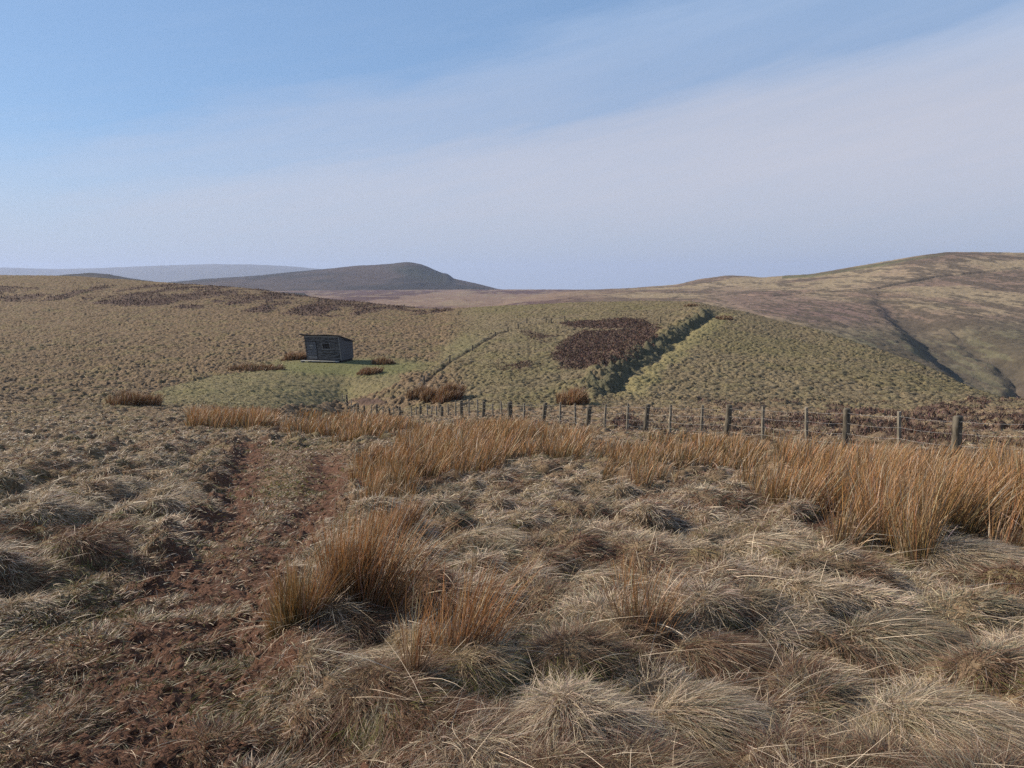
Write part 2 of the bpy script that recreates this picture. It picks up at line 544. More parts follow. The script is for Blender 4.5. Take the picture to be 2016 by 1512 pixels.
def regions(X, Y):
    """what grows where, authored on the land"""
    z = BASE.at(X, Y)
    px, py = proj(X, Y, z)
    wx = (fbm(X * .35, Y * .35, 5) - .5); wy = (fbm(X * .35, Y * .35, 9) - .5)
    wpx = px + wx * 3000 / np.maximum(Y, 4); wpy = py + wy * 700 / np.maximum(Y, 4)
    r = {'px': px, 'py': py}
    dl, _, _ = polyd(X, Y, RUT_L); dr, _, _ = polyd(X, Y, RUT_R)
    r['rutL'], r['rutR'] = dl, dr
    nz_ = fbm(X * 2.3, Y * 2.3, 3)
    r['soil'] = np.maximum(1 - sstep(dl, .20, .62), 1 - sstep(dr, .20, .60)) * sstep(nz_, .31, .48)
    TP = [(-500, 1512), (-120, 1280), (120, 1210), (270, 1150), (380, 1060), (440, 940), (470, 880), (680, 880), (690, 980), (600, 1090), (500, 1200),
                              (520, 1340), (700, 1512), (760, 1700), (-200, 1700)]
    tw = (fbm(X * 1.6, Y * 1.6, 6) - .5) * 700 / np.maximum(Y, 2)
    between = 0.0
    for k in range(8):
        o_ = 330 / np.maximum(Y, 2) * (.5 if k % 2 else 1.0)
        between = between + inpoly(px + tw + o_ * math.cos(k * .785), py + .5 * tw + .35 * o_ * math.sin(k * .785), TP) / 8.0
    r['track'] = between
    # heather on the mound, on the flat beyond the fence, and the band on the left hill
    nh = fbm(X * .22, Y * .22, 21); nh2 = fbm(X * .8, Y * .8, 23)
    hm = 1 - sstep(blob(wpx, wpy, 1180, 690, 95, 46, -12), .75, 1.15)
    hm = np.maximum(hm, 1 - sstep(blob(wpx, wpy, 1230, 662, 75, 38, 0), .75, 1.15))
    hm = np.maximum(hm, 1 - sstep(blob(wpx, wpy, 1190, 641, 95, 9, 0), .8, 1.1))
    hm = np.maximum(hm, (1 - sstep(blob(wpx, wpy, 1060, 664, 45, 12, 8), .4, 1.3)) * .5)
    hm = np.maximum(hm, (1 - sstep(blob(wpx, wpy, 1015, 722, 56, 13, 0), .3, 1.3)) * .6)
    hm = np.maximum(hm, (1 - sstep(blob(wpx, wpy, 1190, 705, 60, 20, -15), .5, 1.1)) * .9)
    pale = (1 - sstep(blob(wpx, wpy, 1170, 651, 90, 4.0, 0), .6, 1.1)) * .9
    hm = hm * (1 - pale) * sstep(nh2 + .45 * (hm - .75), .27, .50)
    fl = ((py > 790) & (py < 905) & (Y > 16) & (Y < 66)).astype(float) * sstep(px, 1100, 1750)
    nf = fbm(X * .33, Y * .42, 77)
    hf = fl * sstep(nf, .54, .62) * sstep(fbm(X * 1.1, Y * 1.1, 78), .36, .46) * sstep(865 + 25 * sstep(px, 1300, 2000) - py, -8, 10)
    hf = np.maximum(hf, (1 - sstep(blob(px, py, 725, 798, 40, 6), .6, 1.2)))
    hf = np.maximum(hf, (1 - sstep(blob(px, py, 1235, 848, 34, 10), .6, 1.2)))
    band = inpoly(wpx, wpy, [(-500, 560), (0, 565), (120, 572), (250, 560), (420, 562), (560, 570), (700, 592), (900, 612), (830, 622), (700, 624),
                             (560, 612), (400, 608), (250, 603), (0, 595), (-500, 590)]) & (Y > 100)
    band2 = inpoly(wpx, wpy, [(150, 595), (400, 592), (620, 605), (760, 622), (640, 626), (440, 612), (250, 606)]) & (Y > 100)
    nhs = fbm(X * .20, Y * .075, 27, 5)
    hb = band * sstep(nhs + .35 * (nh2 - .5), .46, .56) + band2 * .9 * sstep(nhs, .43, .5)
    r['heather'] = np.clip(np.maximum(np.maximum(hm, hf), hb * .85), 0, 1)
    r['heather_low'] = np.clip(hb * .85, 0, 1)
    # short bright turf about the hut and the smooth spur in front of it
    g1 = 1 - sstep(blob(wpx, wpy, 680, 724, 170, 20, 0), .5, 1.25)
    g2 = (inpoly(wpx, wpy, [(300, 772), (430, 740), (560, 726), (760, 728), (800, 745), (740, 782), (620, 800), (440, 812), (300, 815)])) * .62
    r['lawn'] = g1
    g3 = (1 - sstep(blob(wpx, wpy, 900, 690, 60, 25, -30), .4, 1.2)) * .5
    r['turf'] = np.clip(np.maximum(np.maximum(g1, g2 * sstep(Y, 55, 62)), g3), 0, 1)
    r['green_near'] = sstep(fbm(X * 1.1, Y * 1.1, 41), .50, .60) * (Y < 30)
    bd, bs, bp = polyd(X, Y, BANK)
    r['bank_s'], r['bank_d'], r['bank_p'] = bs, bd, bp
    dd, ds, dp = polyd(X, Y, DITCH)
    r['ditch_s'], r['ditch_p'], r['ditch_d'] = ds, dp, dd
    r['mound'] = sstep(px, 860, 960) * (Y > 56) * (Y < 190)
    ewx = (fbm(X * .9, Y * .9, 96) - .5) * 1500 / np.maximum(Y, 4); ewy = (fbm(X * .9, Y * .9, 97) - .5) * 900 / np.maximum(Y, 4)
    qx_, qy_ = px + ewx, py + ewy
    ruA = inpoly(qx_, qy_, [(1165, 905), (1180, 985), (1300, 990), (1420, 962), (1500, 1000), (1560, 1055), (1650, 1085), (1800, 1108), (2400, 1130), (2400, 960),
                          (1886, 940), (1666, 908), (1435, 888), (1274, 885)])
    ruB = inpoly(qx_, qy_, [(770, 960), (860, 985), (950, 962), (1010, 930), (1130, 915), (1165, 890), (1130, 865), (1000, 862), (860, 872), (780, 905)])
    ruC = inpoly(qx_, qy_, [(560, 868), (700, 880), (760, 872), (830, 852), (700, 836), (560, 842)])
    ruD = inpoly(qx_, qy_, [(370, 850), (395, 858), (530, 852), (545, 836), (370, 832)])
    ruE = inpoly(qx_, qy_, [(700, 1000), (760, 1030), (850, 960), (780, 920), (720, 930)])
    r['ruA'], r['ruB'], r['ruC'], r['ruD'], r['ruE'] = ruA, ruB, ruC, ruD, ruE
    return r


def displacement(X, Y, r, want=False):
    far = sstep(Y, 45, 70)
    turf = r['turf']; track = r['track']; hea = r['heather']
    a_small = (.25 - .12 * far) * (1 - .80 * track) * (1 - .9 * turf) * (1 - .5 * far)
    a_big = (.15 * (1 - far) * (1 - .9 * track) + (.37 - .12 * r['mound']) * far) * (1 - .80 * turf)
    # the left field: longer tussocks lying in rows
    h1, x1, y1, d1_, id1 = domes(X, Y, .44, 100, .42, .88, .2)
    h2_, x2, y2, d2_, id2 = domes(X + .3 * fbm(X, Y, 8), Y, 1.05, 200, .45, .9)
    h3, x3, y3, d3_, id3 = domes(X, Y, .52, 300, .34, .80, .15)
    h4, x4, y4, d4_, id4 = domes(X, Y, .80, 310, .34, .80, .3)
    sel = fbm(X * .12, Y * .12, 65) + .35 * (vnoise(X * .9, Y * .9, 66) - .5) > .54
    h3, x3, y3, d3_, id3 = (np.where(sel, a, b) for a, b in ((h4, h3), (x4, x3), (y4, y3), (d4_, d3_), (id4, id3)))
    h3 = h3 * (.45 + 1.1 * fbm(X * .3, Y * .3, 64))
    big = np.where(far > .5, h3, h2_)
    z = a_small * h1 + a_big * big
    z = z + .05 * (fbm(X * 3, Y * 3, 60) - .5) + .5 * (fbm(X * .16, Y * .16, 61) - .5) * sstep(Y, 20, 60)
    # ridges and furrows on the left
    for ln in RIDGES:
        d, s, p = polyd(X, Y, ln)
        z = z + .09 * np.exp(-((s + .28) / .30) ** 2) - .17 * np.exp(-((s - .30) / .24) ** 2) * (.5 + fbm(X * .9, Y * .9, 63))
    # ruts
    z = z - .07 * np.exp(-(r['rutL'] / .40) ** 2) - .09 * np.exp(-(r['rutR'] / .28) ** 2)
    z = z + r['soil'] * .05 * (fbm(X * 9, Y * 9, 66) - .5) * 2
    for hx, hy, hr, hd in HOLLOWS:
        z = z - .7 * hd * np.exp(-(((X - hx) ** 2 + ((Y - hy) * .8) ** 2) / hr ** 2))
    z = z + hea * (.10 + .14 * fbm(X * 2, Y * 2, 71))
    # bank across the mound: steep shaded face on its right side
    s = r['bank_s']; s = s * (1 if BANK_SIGN > 0 else -1)
    endf = sstep(r['bank_p'], 0.0, .06) * (1 - sstep(r['bank_p'], .93, 1.0))
    wob = s + (fbm(X * .6, Y * .3, 81) - .5) * 2.4
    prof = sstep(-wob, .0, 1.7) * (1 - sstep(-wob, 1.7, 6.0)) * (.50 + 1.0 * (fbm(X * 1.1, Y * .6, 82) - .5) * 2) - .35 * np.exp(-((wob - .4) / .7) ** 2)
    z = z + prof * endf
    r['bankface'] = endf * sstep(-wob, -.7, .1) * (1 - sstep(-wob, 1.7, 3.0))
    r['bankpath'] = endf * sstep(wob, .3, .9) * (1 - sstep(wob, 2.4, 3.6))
    s = r['ditch_s'] * (1 if BANK_SIGN > 0 else -1)
    e2 = sstep(r['ditch_p'], 0.0, .04) * (1 - sstep(r['ditch_p'], .96, 1.0))
    z = z + e2 * (.04 * sstep(-s, -.1, .4) * (1 - sstep(-s, .6, 3.0)) - .20 * np.exp(-((s - .1) / .4) ** 2))
    r['ditch'] = e2 * np.exp(-((s) / .3) ** 2)
    # the single tussocks
    tus = np.zeros_like(X)
    for tx, ty, tr_, th, tone, lab in TUSS:
        q = ((X - tx) ** 2 + (Y - ty) ** 2) / tr_ ** 2
        near = q < 2.2
        z = np.where(near, z * sstep(q, .6, 2.2) + (1 - sstep(q, .6, 2.2)) * (-.02) + th * np.sqrt(np.clip(1 - q, 0, 1)), z)
        tus = np.where(q < 1.0, 1.0, tus)
    r['tus'] = tus
    if want:
        usebig = (a_big * big * np.where(far > .5, 1.0, .45)) > (a_small * h1)
        fx = np.where(usebig, np.where(far > .5, x3, x2), x1); fy = np.where(usebig, np.where(far > .5, y3, y2), y1)
        dd = np.where(usebig, np.where(far > .5, d3_, d2_), d1_)
        idd = np.where(usebig, np.where(far > .5, id3, id2), id1)
        return z, fx, fy, dd, idd
    # level the land under the hut
    return z


BANK_SIGN = 1   # positive signed distance = right of travel; the bank runs downhill towards the viewer, so right of travel is its LEFT side
BANK_SIGN = -1

STRAW = np.array([.46, .345, .215]); PALE = np.array([.72, .57, .41]); BROWN = np.array([.25, .145, .085]); OLIVE = np.array([.15, .135, .055])
DARK = np.array([.06, .042, .03]); RED = np.array([.17, .075, .045]); RUSH = np.array([.46, .215, .074]); RUSHG = np.array([.075, .075, .028])
HEATH = np.array([.118, .076, .060]); PEAT = np.array([.120, .062, .040]); MOSS = np.array([.23, .22, .055]); GREYG = np.array([.26, .235, .165])


def lerp(a, b, f):
    f = np.asarray(f)[..., None]
    return a * (1 - f) + b * f


def ground_colour(X, Y, r, dfrac):
    n1 = fbm(X * .5, Y * .5, 11); n2 = fbm(X * 2.5, Y * 2.5, 12); n3 = fbm(X * .07, Y * .07, 13)
    far = sstep(Y, 30, 70)
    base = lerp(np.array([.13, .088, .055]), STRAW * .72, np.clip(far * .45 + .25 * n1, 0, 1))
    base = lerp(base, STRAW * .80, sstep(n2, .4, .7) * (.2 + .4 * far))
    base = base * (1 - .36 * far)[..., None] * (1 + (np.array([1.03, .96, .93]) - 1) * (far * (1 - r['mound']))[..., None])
    base = lerp(base, OLIVE, sstep(n1, .5, .7) * .35)
    base = lerp(base, np.array([.185, .150, .085]), r['mound'] * .45)
    base = lerp(base, OLIVE * .9, r['mound'] * sstep(n3 + .15 * n1, .5, .72) * .35)
    base = lerp(base, np.array([.036, .026, .017]), sstep(dfrac, .72, .92) * (.6 + .32 * far) * (1 - r['turf']))  # dark litter in the dome gaps, deepened further as painted shade
    base = lerp(base, np.array([.17, .16, .075]), r['turf'] * .8)
    base = lerp(base, np.array([.135, .13, .055]), r['lawn'] * .85)
    base = lerp(base, np.array([.15, .095, .06]), r['track'] * .8)
    base = lerp(base, PEAT, r['soil'])
    base = lerp(base, HEATH * .8, r['heather'])
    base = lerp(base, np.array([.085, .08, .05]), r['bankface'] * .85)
    base = lerp(base, np.array([.20, .17, .08]), r['bankpath'] * .7)
    base = lerp(base, DARK, r['ditch'] * .8)
    return base


UU, YY = np.meshgrid(US.astype(np.float32), ROWS.astype(np.float32))
XX = UU * YY
RG = regions(XX, YY)
DZ, FXg, FYg, DFg, IDg = displacement(XX, YY, RG, True)
# a level stance for the hut
hutd = np.hypot(XX - HUT[0], YY - HUT[1])
wh = 1 - sstep(hutd, 3.6, 7.0)
ZZ = zb + DZ
ZZ = ZZ * (1 - wh) + HUT[2] * wh
SURF = Field(US, ROWS, ZZ)
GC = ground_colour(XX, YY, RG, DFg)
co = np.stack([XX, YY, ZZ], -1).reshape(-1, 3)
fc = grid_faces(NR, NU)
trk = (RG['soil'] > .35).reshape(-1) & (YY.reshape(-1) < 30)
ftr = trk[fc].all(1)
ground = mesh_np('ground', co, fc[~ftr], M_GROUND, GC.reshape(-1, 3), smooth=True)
tagp(ground, 'rough brown moorland with hummocky hillside and rounded mound', 'moorland', kind='structure')
ct = fc[ftr]
uq, inv = np.unique(ct.ravel(), return_inverse=True)
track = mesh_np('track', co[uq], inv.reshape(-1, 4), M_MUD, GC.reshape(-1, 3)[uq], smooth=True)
tagp(track, 'two dark peaty wheel ruts worn through the grass', 'track', kind='structure')
# valley floor far below, out to the horizon
gx = np.array([[-11800, -400, -130], [11800, -400, -130], [11800, 12000, -130], [-11800, 12000, -130]], float)
vf = mesh_np('terrain', gx, np.array([[0, 1, 2, 3]]), M_FARTHER, np.tile([.16, .13, .09], (4, 1)))
tagp(vf, 'low land beyond the moor', 'land', kind='structure')


def surf_normal(X, Y):
    e = .03 + Y * .002
    zx = (SURF.at(X + e, Y) - SURF.at(X - e, Y)) / (2 * e)
    zy = (SURF.at(X, Y + e) - SURF.at(X, Y - e)) / (2 * e)
    return norm(np.stack([-zx, -zy, np.ones_like(zx)], -1))


# ------------------------------------------------------------------ GRASS
def scatter(n, y0, y1, u0=-.80, u1=.82):
    u = rng.uniform(u0, u1, n)
    Y = np.exp(rng.uniform(math.log(y0), math.log(y1), n))
    return u * Y, Y


def pick(n, cols, wts):
    """mix of palette colours with jitter; wts (n,k)"""
    wts = np.maximum(wts, 1e-6); cw = np.cumsum(wts / wts.sum(1, keepdims=True), 1)
    k = (rng.random((n, 1)) > cw).sum(1).clip(0, len(cols) - 1)
    c = np.array(cols)[k]
    return c * rng.uniform(.72, 1.28, (n, 1)) * (1 + rng.normal(0, .04, (n, 3)))


def grass_patch(name, n, y0, y1, segs, lscale=1.0, wk=.00085, pts=None):
    X, Y = scatter(n, y0, y1) if pts is None else pts
    Yr = Y; Y = np.maximum(Y, 1.2); n = len(X)
    r = regions(X, Y)
    dsp, fx, fy, df, idd = displacement(X, Yr, r, True)
    thin = np.maximum(r['soil'] * .88, r['track'] * .28)
    thin = np.maximum(thin, r['heather'] * .8)
    thin = np.maximum(thin, np.where(r['tus'] > .5, .8, 0))
    thin = np.maximum(thin, np.where(r['ruA'] | r['ruB'] | r['ruC'], .55, 0))
    hutd = np.hypot(X - HUT[0], Y - HUT[1])
    thin = np.maximum(thin, (hutd < 3.2) * 1.0)
    # bare litter gaps between domes
    gapn = fbm(X * 1.7, Y * 1.7, 44)
    thin = np.maximum(thin, sstep(df, .70, .9) * .9 * sstep(Y, 30, 60) + sstep(df, .85, .98) * .5)
    keep = rng.random(n) > thin
    X, Y, fx, fy, df, idd, gapn, dsp, Yr = (a[keep] for a in (X, Y, fx, fy, df, idd, gapn, dsp, Yr))
    r = {k: v[keep] for k, v in r.items()}
    n = len(X)
    z = SURF.at(X, Y) if pts is None else BASE.at(X, Y) + dsp - .14 * (Yr - Y)
    N = surf_normal(X, Y)
    out = np.stack([fx, fy, np.zeros(n)], -1)
    # the prevailing comb of the grass: wind laid it over to the right and towards the viewer, swirling by patch
    sw = (fbm(X * .45, Y * .45, 90) - .5) * 3.6 - .35
    comb = np.stack([np.cos(sw), np.sin(sw), np.zeros(n)], -1)
    short = np.clip(r['track'] * .9 + r['turf'] * .95 + .45 * sstep(gapn, .52, .7), 0, 1)
    far = sstep(Y, 40, 70)
    lock = (fbm(X * 7, Y * 7, 92, 2) - .5) * 7.0
    lockv = np.stack([np.cos(lock), np.sin(lock), np.zeros(n)], -1)
    flow = norm(out * 1.0 + comb * .35 + lockv * .45 + rng.normal(0, .45, (n, 3)) * np.array([1, 1, .3]))
    up = .62 - .15 * df[:, None]
    D = norm(N * up + flow * .70 + rng.normal(0, .22, (n, 3)))
    grav = np.zeros((n, 3)); grav[:, 2] = -1
    Bd = grav * rng.uniform(.25, .85, (n, 1)) + flow * .18 + rng.normal(0, .16, (n, 3))
    L = (.06 + .15 * rng.random(n) ** 1.6) * (1 - .5 * short) * lscale
    L *= 1 + 0.15 * far
    Bd = Bd * (1 - .6 * short[:, None])
    mossy = r['green_near'] * sstep(df, .5, .9)
    L = L * (1 - .5 * mossy) * (1 - .25 * sstep(df, .7, 1))
    W = np.maximum(.0014 if pts is None else .004, Y * wk) * rng.uniform(.6, 1.4, n)
    W = W * (1 + .6 * short)
    # colours
    n1 = fbm(X * .5, Y * .5, 11); n4 = fbm(X * 1.6, Y * 1.6, 15); n3 = fbm(X * .05, Y * .05, 17)
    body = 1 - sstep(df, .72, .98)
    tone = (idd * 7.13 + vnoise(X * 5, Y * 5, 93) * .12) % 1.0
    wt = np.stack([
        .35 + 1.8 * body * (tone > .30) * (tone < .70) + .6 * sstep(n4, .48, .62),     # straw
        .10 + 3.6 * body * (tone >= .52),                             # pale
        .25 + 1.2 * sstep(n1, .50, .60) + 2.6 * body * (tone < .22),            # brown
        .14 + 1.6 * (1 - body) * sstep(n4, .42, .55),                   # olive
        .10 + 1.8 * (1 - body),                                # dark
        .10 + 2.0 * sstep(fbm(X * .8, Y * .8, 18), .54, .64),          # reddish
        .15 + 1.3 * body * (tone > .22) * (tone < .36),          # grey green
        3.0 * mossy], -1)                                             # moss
    tk = r['track'][:, None]
    wt = wt * (1 - .6 * tk) + tk * np.stack([.25 + 0 * n1, .1 + 0 * n1, .8 + 0 * n1, .3 + 2.5 * sstep(n1, .48, .58), .4 + 0 * n1, .55 + 0 * n1, .35 + 0 * n1, .1 + 1.4 * sstep(n1, .52, .62)], -1)
    fr = far[:, None]
    wt = wt * (1 - fr) + fr * np.stack([1.2 + 0 * n1, .25 + 0 * n1, .9 + .9 * sstep(n1, .48, .6), .12 + .20 * r['mound'] + .8 * sstep(n3, .5, .62), .16 + 0 * n1,
                                       .1 + .5 * sstep(n3, .5, .65), .12 + .1 * r['mound'], .04 + 0 * n1], -1)
    tf = r['turf'][:, None]
    tf = tf
    wt = wt * (1 - tf) + tf * np.stack([.6 - .25 * r['lawn'], .1 + 0 * n1, .4 - .35 * r['lawn'], 1.1 + 1.2 * r['lawn'], .1 + 0 * n1, 0 * n1, .5 + 0 * n1, .3 + 2.2 * r['lawn']], -1)
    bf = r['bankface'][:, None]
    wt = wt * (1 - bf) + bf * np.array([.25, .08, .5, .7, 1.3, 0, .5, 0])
    bp = r['bankpath'][:, None]
    wt = wt * (1 - bp) + bp * np.array([.8, 0, .6, 1.0, .1, 0, .3, .15])
    c1 = pick(n, [STRAW, PALE, BROWN, OLIVE, DARK, RED * 1.2, GREYG, MOSS], wt)
    c1 = c1 * (1 + (np.array([.86, .96, .85]) - 1) * r['lawn'][:, None])
    c1 = c1 * (1 + (np.array([.86, .98, .80]) - 1) * r['turf'][:, None])
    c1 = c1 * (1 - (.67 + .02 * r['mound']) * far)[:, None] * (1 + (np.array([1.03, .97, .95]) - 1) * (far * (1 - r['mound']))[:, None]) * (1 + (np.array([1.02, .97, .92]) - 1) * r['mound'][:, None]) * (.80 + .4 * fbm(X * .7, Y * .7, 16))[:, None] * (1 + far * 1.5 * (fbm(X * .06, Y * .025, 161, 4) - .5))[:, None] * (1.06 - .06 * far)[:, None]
    c0 = c1 * .34  # dead leaf bases, darkened further to paint shade deep in the grass
    P = np.stack([X, Yr, z - .01], -1)
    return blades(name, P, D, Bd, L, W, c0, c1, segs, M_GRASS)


g = grass_patch('moor_grass', 1000000, 2.0, 12.0, 3, 1.0, .0007)
tagp(g, 'matted dry fawn and brown grass covering the foreground moor', 'grass', kind='stuff')
g = grass_patch('rough_grass', 520000, 11.8, 62.0, 2, 1.1)
tagp(g, 'rough tussocky grass between the foreground and the hut field', 'grass', kind='stuff')
g = grass_patch('hill_grass', 450000, 60.0, 330.0, 2, 1.0, .0007)
tagp(g, 'bleached grass hummocks covering the hillside and the mound', 'grass', kind='stuff')

# single tussocks
for tx, ty, tr_, th, tone, lab in TUSS:
    n = int(7500 * (tr_ / .3) ** 2 * min(1.0, (4.5 / ty)) ** .8)
    rr = np.sqrt(rng.random(n)) * tr_ * 1.02; aa = rng.uniform(0, 2 * np.pi, n)
    X = tx + rr * np.cos(aa); Y = ty + rr * np.sin(aa)
    q = rr / tr_
    out = np.stack([np.cos(aa) * q, np.sin(aa) * q, np.zeros(n)], -1)
    sw = (fbm(X * 1.3, Y * 1.3, 91) - .5) * 2.0 - .5
    comb = np.stack([np.cos(sw), np.sin(sw), np.zeros(n)], -1)
    flow = norm(out * .85 + comb * 1.1 + rng.normal(0, .34, (n, 3)) * np.array([1, 1, .2]))
    N = surf_normal(X, Y)
    D = norm(N * .55 + flow * .7 + rng.normal(0, .08, (n, 3)))
    Bd = np.array([[0, 0, -1.0]]) * rng.uniform(.35, .6, (n, 1)) + flow * .25
    L = rng.uniform(.09, .24, n) * (tr_ / .3) ** .4
    tones = {'pale': [.8, 1.0, .25, .06, .12, .04, .3, 0], 'grey': [.5, .3, .4, .1, .3, .1, .9, 0], 'brown': [.4, .12, 1.2, .1, .5, .4, .1, 0]}[tone]
    c1 = pick(n, [STRAW, PALE, BROWN, OLIVE, DARK, RED, GREYG, MOSS], np.tile(tones, (n, 1)))
    z = SURF.at(X, Y)
    o = blades('grass_tussock', np.stack([X, Y, z - .01], -1), D, Bd, L, np.maximum(.0016, Y * .0006) * rng.uniform(.7, 1.3, n), c1 * .55, c1, 5, M_GRASS,
               origin=(tx, ty, float(SURF.at(np.array([tx]), np.array([ty]))[0])))
    tagp(o, lab, 'grass tussock', 'single grass tussocks in the foreground')


# ------------------------------------------------------------------ RUSHES
def rush_mesh(name, X, Y, L, lean, spread_dir, green, seg=5, wk=.0010, origin=None, tipcol=RUSH, fallen=.04, wmin=.0018):
    n = len(X)
    z = SURF.at(X, Y)
    up = np.zeros((n, 3)); up[:, 2] = 1
    D = norm(up + spread_dir + np.array([[lean, -.03, 0]]) + rng.normal(0, .14, (n, 3)) * np.array([1, 1, .2]))
    fl = rng.random(n) < fallen
    fa = rng.uniform(0, 2 * np.pi, n)
    FD = norm(np.stack([np.cos(fa), np.sin(fa), rng.uniform(.15, .9, n)], -1))
    D = np.where(fl[:, None], FD, D)
    Bd = np.stack([rng.normal(.10, .10, n), rng.normal(0, .07, n), -rng.uniform(.02, .14, n)], -1) + spread_dir * .25
    Bd = np.where(fl[:, None], np.stack([rng.normal(0, .15, n), rng.normal(0, .15, n), -rng.uniform(.2, .5, n)], -1), Bd)
    W = np.maximum(wmin, Y * wk * .9) * rng.uniform(.7, 1.3, n)
    jit = rng.uniform(.62, 1.35, (n, 1)) * (1 + rng.normal(0, .06, (n, 3)))
    tip = tipcol * jit
    strawy = rng.random(n) < .25
    tip = np.where(strawy[:, None], PALE * .85 * jit, tip)
    tip = np.where((rng.random(n) < .15)[:, None], BROWN * .8 * jit, tip)
    tip = np.where(fl[:, None], PALE * jit, tip)
    g = np.asarray(green)[:, None]
    root = (RUSHG * g + BROWN * .8 * (1 - g)) * jit
    root = np.where(fl[:, None], PALE * .8 * jit, root)
    tip = tip * (1 - g * .35) + RUSHG * 1.6 * g * .35
    return blades(name, np.stack([X, Y, z - .02], -1), D, Bd, L, W, root, tip, seg, M_RUSH, origin=origin)


def rush_bed(name, key, n, y0, y1, u0, u1, Lr, label, seg=4, clumpcell=.55, green=.6, thr=.15, wk=.0009):
    X, Y = scatter(n, y0, y1, u0, u1)
    r = regions(X, Y)
    h, fx, fy, df, idd = domes(X, Y, clumpcell, 700, .5, .9, .3)
    dens = (r[key]) & (fbm(X * .55, Y * .55, 95) + .40 * (1 - df) > .48 + thr)
    dens &= rng.random(n) < (1.05 - .75 * df)
    X, Y, fx, fy, df, idd = (a[dens] for a in (X, Y, fx, fy, df, idd))
    n = len(X); nearf = 1.0 if key == 'ruA' else 0.0
    fyv = 15.1 / np.maximum(X / Y + .42, .05)
    L = rng.uniform(Lr[0], Lr[1], n) * (1 - nearf * .38 * sstep(Y - fyv + 4.0, 0, 2.5)) * (1 - nearf * (1 - sstep(r['px'][dens], 1350, 1620)) * .42) * (.60 + .75 * fbm(X * .7, Y * .7, 98)) * (.8 + .4 * idd)
    sp = np.stack([fx, fy, np.zeros(n)], -1) * .48
    gr = np.clip(green * (rng.random(n) < .6) + .2 * (idd > .6), 0, 1)
    o = rush_mesh(name, X, Y, L, .11, sp, gr, seg, wk)
    return tagp(o, label, 'rushes', kind='stuff')


rush_bed('rush_bed', 'ruA', 165000, 6.0, 26.0, .08, .86, (.34, .80), 'tall orange brown rushes massed in front of the fence on the right', thr=.225)
rush_bed('rush_bed', 'ruB', 60000, 8.0, 30.0, -.2, .14, (.35, .72), 'rusty rush bed in the middle before the leaning fence posts', thr=.10)
rush_bed('rush_bed', 'ruC', 60000, 18.0, 60.0, -.34, -.08, (.32, .62), 'low russet rush bed left of the middle, below the end of the fence', thr=.13, wk=.001)
rush_bed('rush_bed', 'ruD', 40000, 22.0, 60.0, -.46, -.28, (.5, .9), 'russet rush patch at the far end of the track', thr=.12, wk=.001)
rush_bed('rush_bed', 'ruE', 40000, 6.0, 16.0, -.24, -.04, (.25, .45), 'thin faded rushes beside the right rut of the track', thr=.2)


def rush_clump(px, py, rx, ry, n, Lr, green, label, lean=.12, seg=5, fallen=.05, tip=RUSH, spread=.2, wk=.0010, wmin=.0019, group='single rush clumps on the moor'):
    X0, Y0, _ = ground_pt(px, py)
    nn = n
    rr = np.sqrt(rng.random(nn)) ** 1.25; aa = rng.uniform(0, 2 * np.pi, nn)
    X = X0 + rr * rx * np.cos(aa); Y = Y0 + rr * ry * np.sin(aa)
    sp = np.stack([np.cos(aa) * rr, np.sin(aa) * rr, np.zeros(nn)], -1) * spread
    L = rng.uniform(Lr[0], Lr[1], nn) * (1 - .25 * rr) * (.55 + .9 * fbm(X * (1.1 if Y0 > 30 else 5), Y * (1.1 if Y0 > 30 else 5), 150, 3))
    rg = fbm(X * (.9 if Y0 > 30 else 6), Y * (.9 if Y0 > 30 else 6), 151, 3)
    L = L * (1 - .6 * sstep(rr, .5, 1.0) * sstep(rg, .48, .55))
    g_ = np.clip(green * (.5 + rng.random(nn) * .8) - .6 * (np.cos(aa) * rr > .2) * green, 0, 1)
    z0 = float(SURF.at(np.array([X0]), np.array([Y0]))[0])
    o = rush_mesh('rush_clump', X, Y, L, lean, sp, g_, seg, wk, origin=(X0, Y0, z0), tipcol=tip, fallen=fallen, wmin=wmin)
    return tagp(o, label, 'rush clump', group)


rush_clump(590, 1268, .18, .14, 1100, (.30, .66), .95, 'dark green rush clump with a few orange tips beside the right rut', lean=-.05, fallen=.08, spread=.3)
rush_clump(715, 1250, .23, .17, 1450, (.40, .90), .25, 'dense orange rush clump with broken pale stalks in the foreground', fallen=.035)
rush_clump(770, 1090, .30, .2, 520, (.25, .55), .1, 'low rusty rush clump rising behind the foreground clump')
rush_clump(905, 1345, .18, .14, 620, (.36, .78), .15, 'sparse tall orange rush clump in the centre foreground', spread=.22)
rush_clump(815, 1420, .04, .04, 90, (.35, .62), .3, 'thin wisp of upright rush stems at the bottom centre', spread=.15, lean=.02)
rush_clump(1270, 1290, .17, .13, 230, (.25, .62), .15, 'thin reddish rush clump among the matted tussocks right of centre', lean=.02, spread=.35)
rush_clump(1235, 1200, .1, .1, 60, (.4, .6), .1, 'few upright rush stems behind the thin reddish clump', lean=-.02, spread=.3)
DRU = RUSH * .40 + np.array([.015, .015, .01])
gh = 'rush clumps around the hut'
rush_clump(265, 802, 1.9, 1.6, 1800, (.8, 1.5), .2, 'dark brown rush clump at the left end of the smooth green spur', wk=.0007, tip=DRU, group=gh, seg=3, fallen=0)
rush_clump(505, 731, 3.3, 1.2, 1600, (.5, 1.0), .2, 'long low brown rush clump left of the hut', wk=.0007, tip=DRU, group=gh, seg=3, fallen=0)
rush_clump(582, 709, 1.9, 1.0, 1100, (.8, 1.4), .1, 'reddish rush clump behind the left corner of the hut', wk=.0007, tip=DRU * 1.3, group=gh, seg=3, fallen=0)
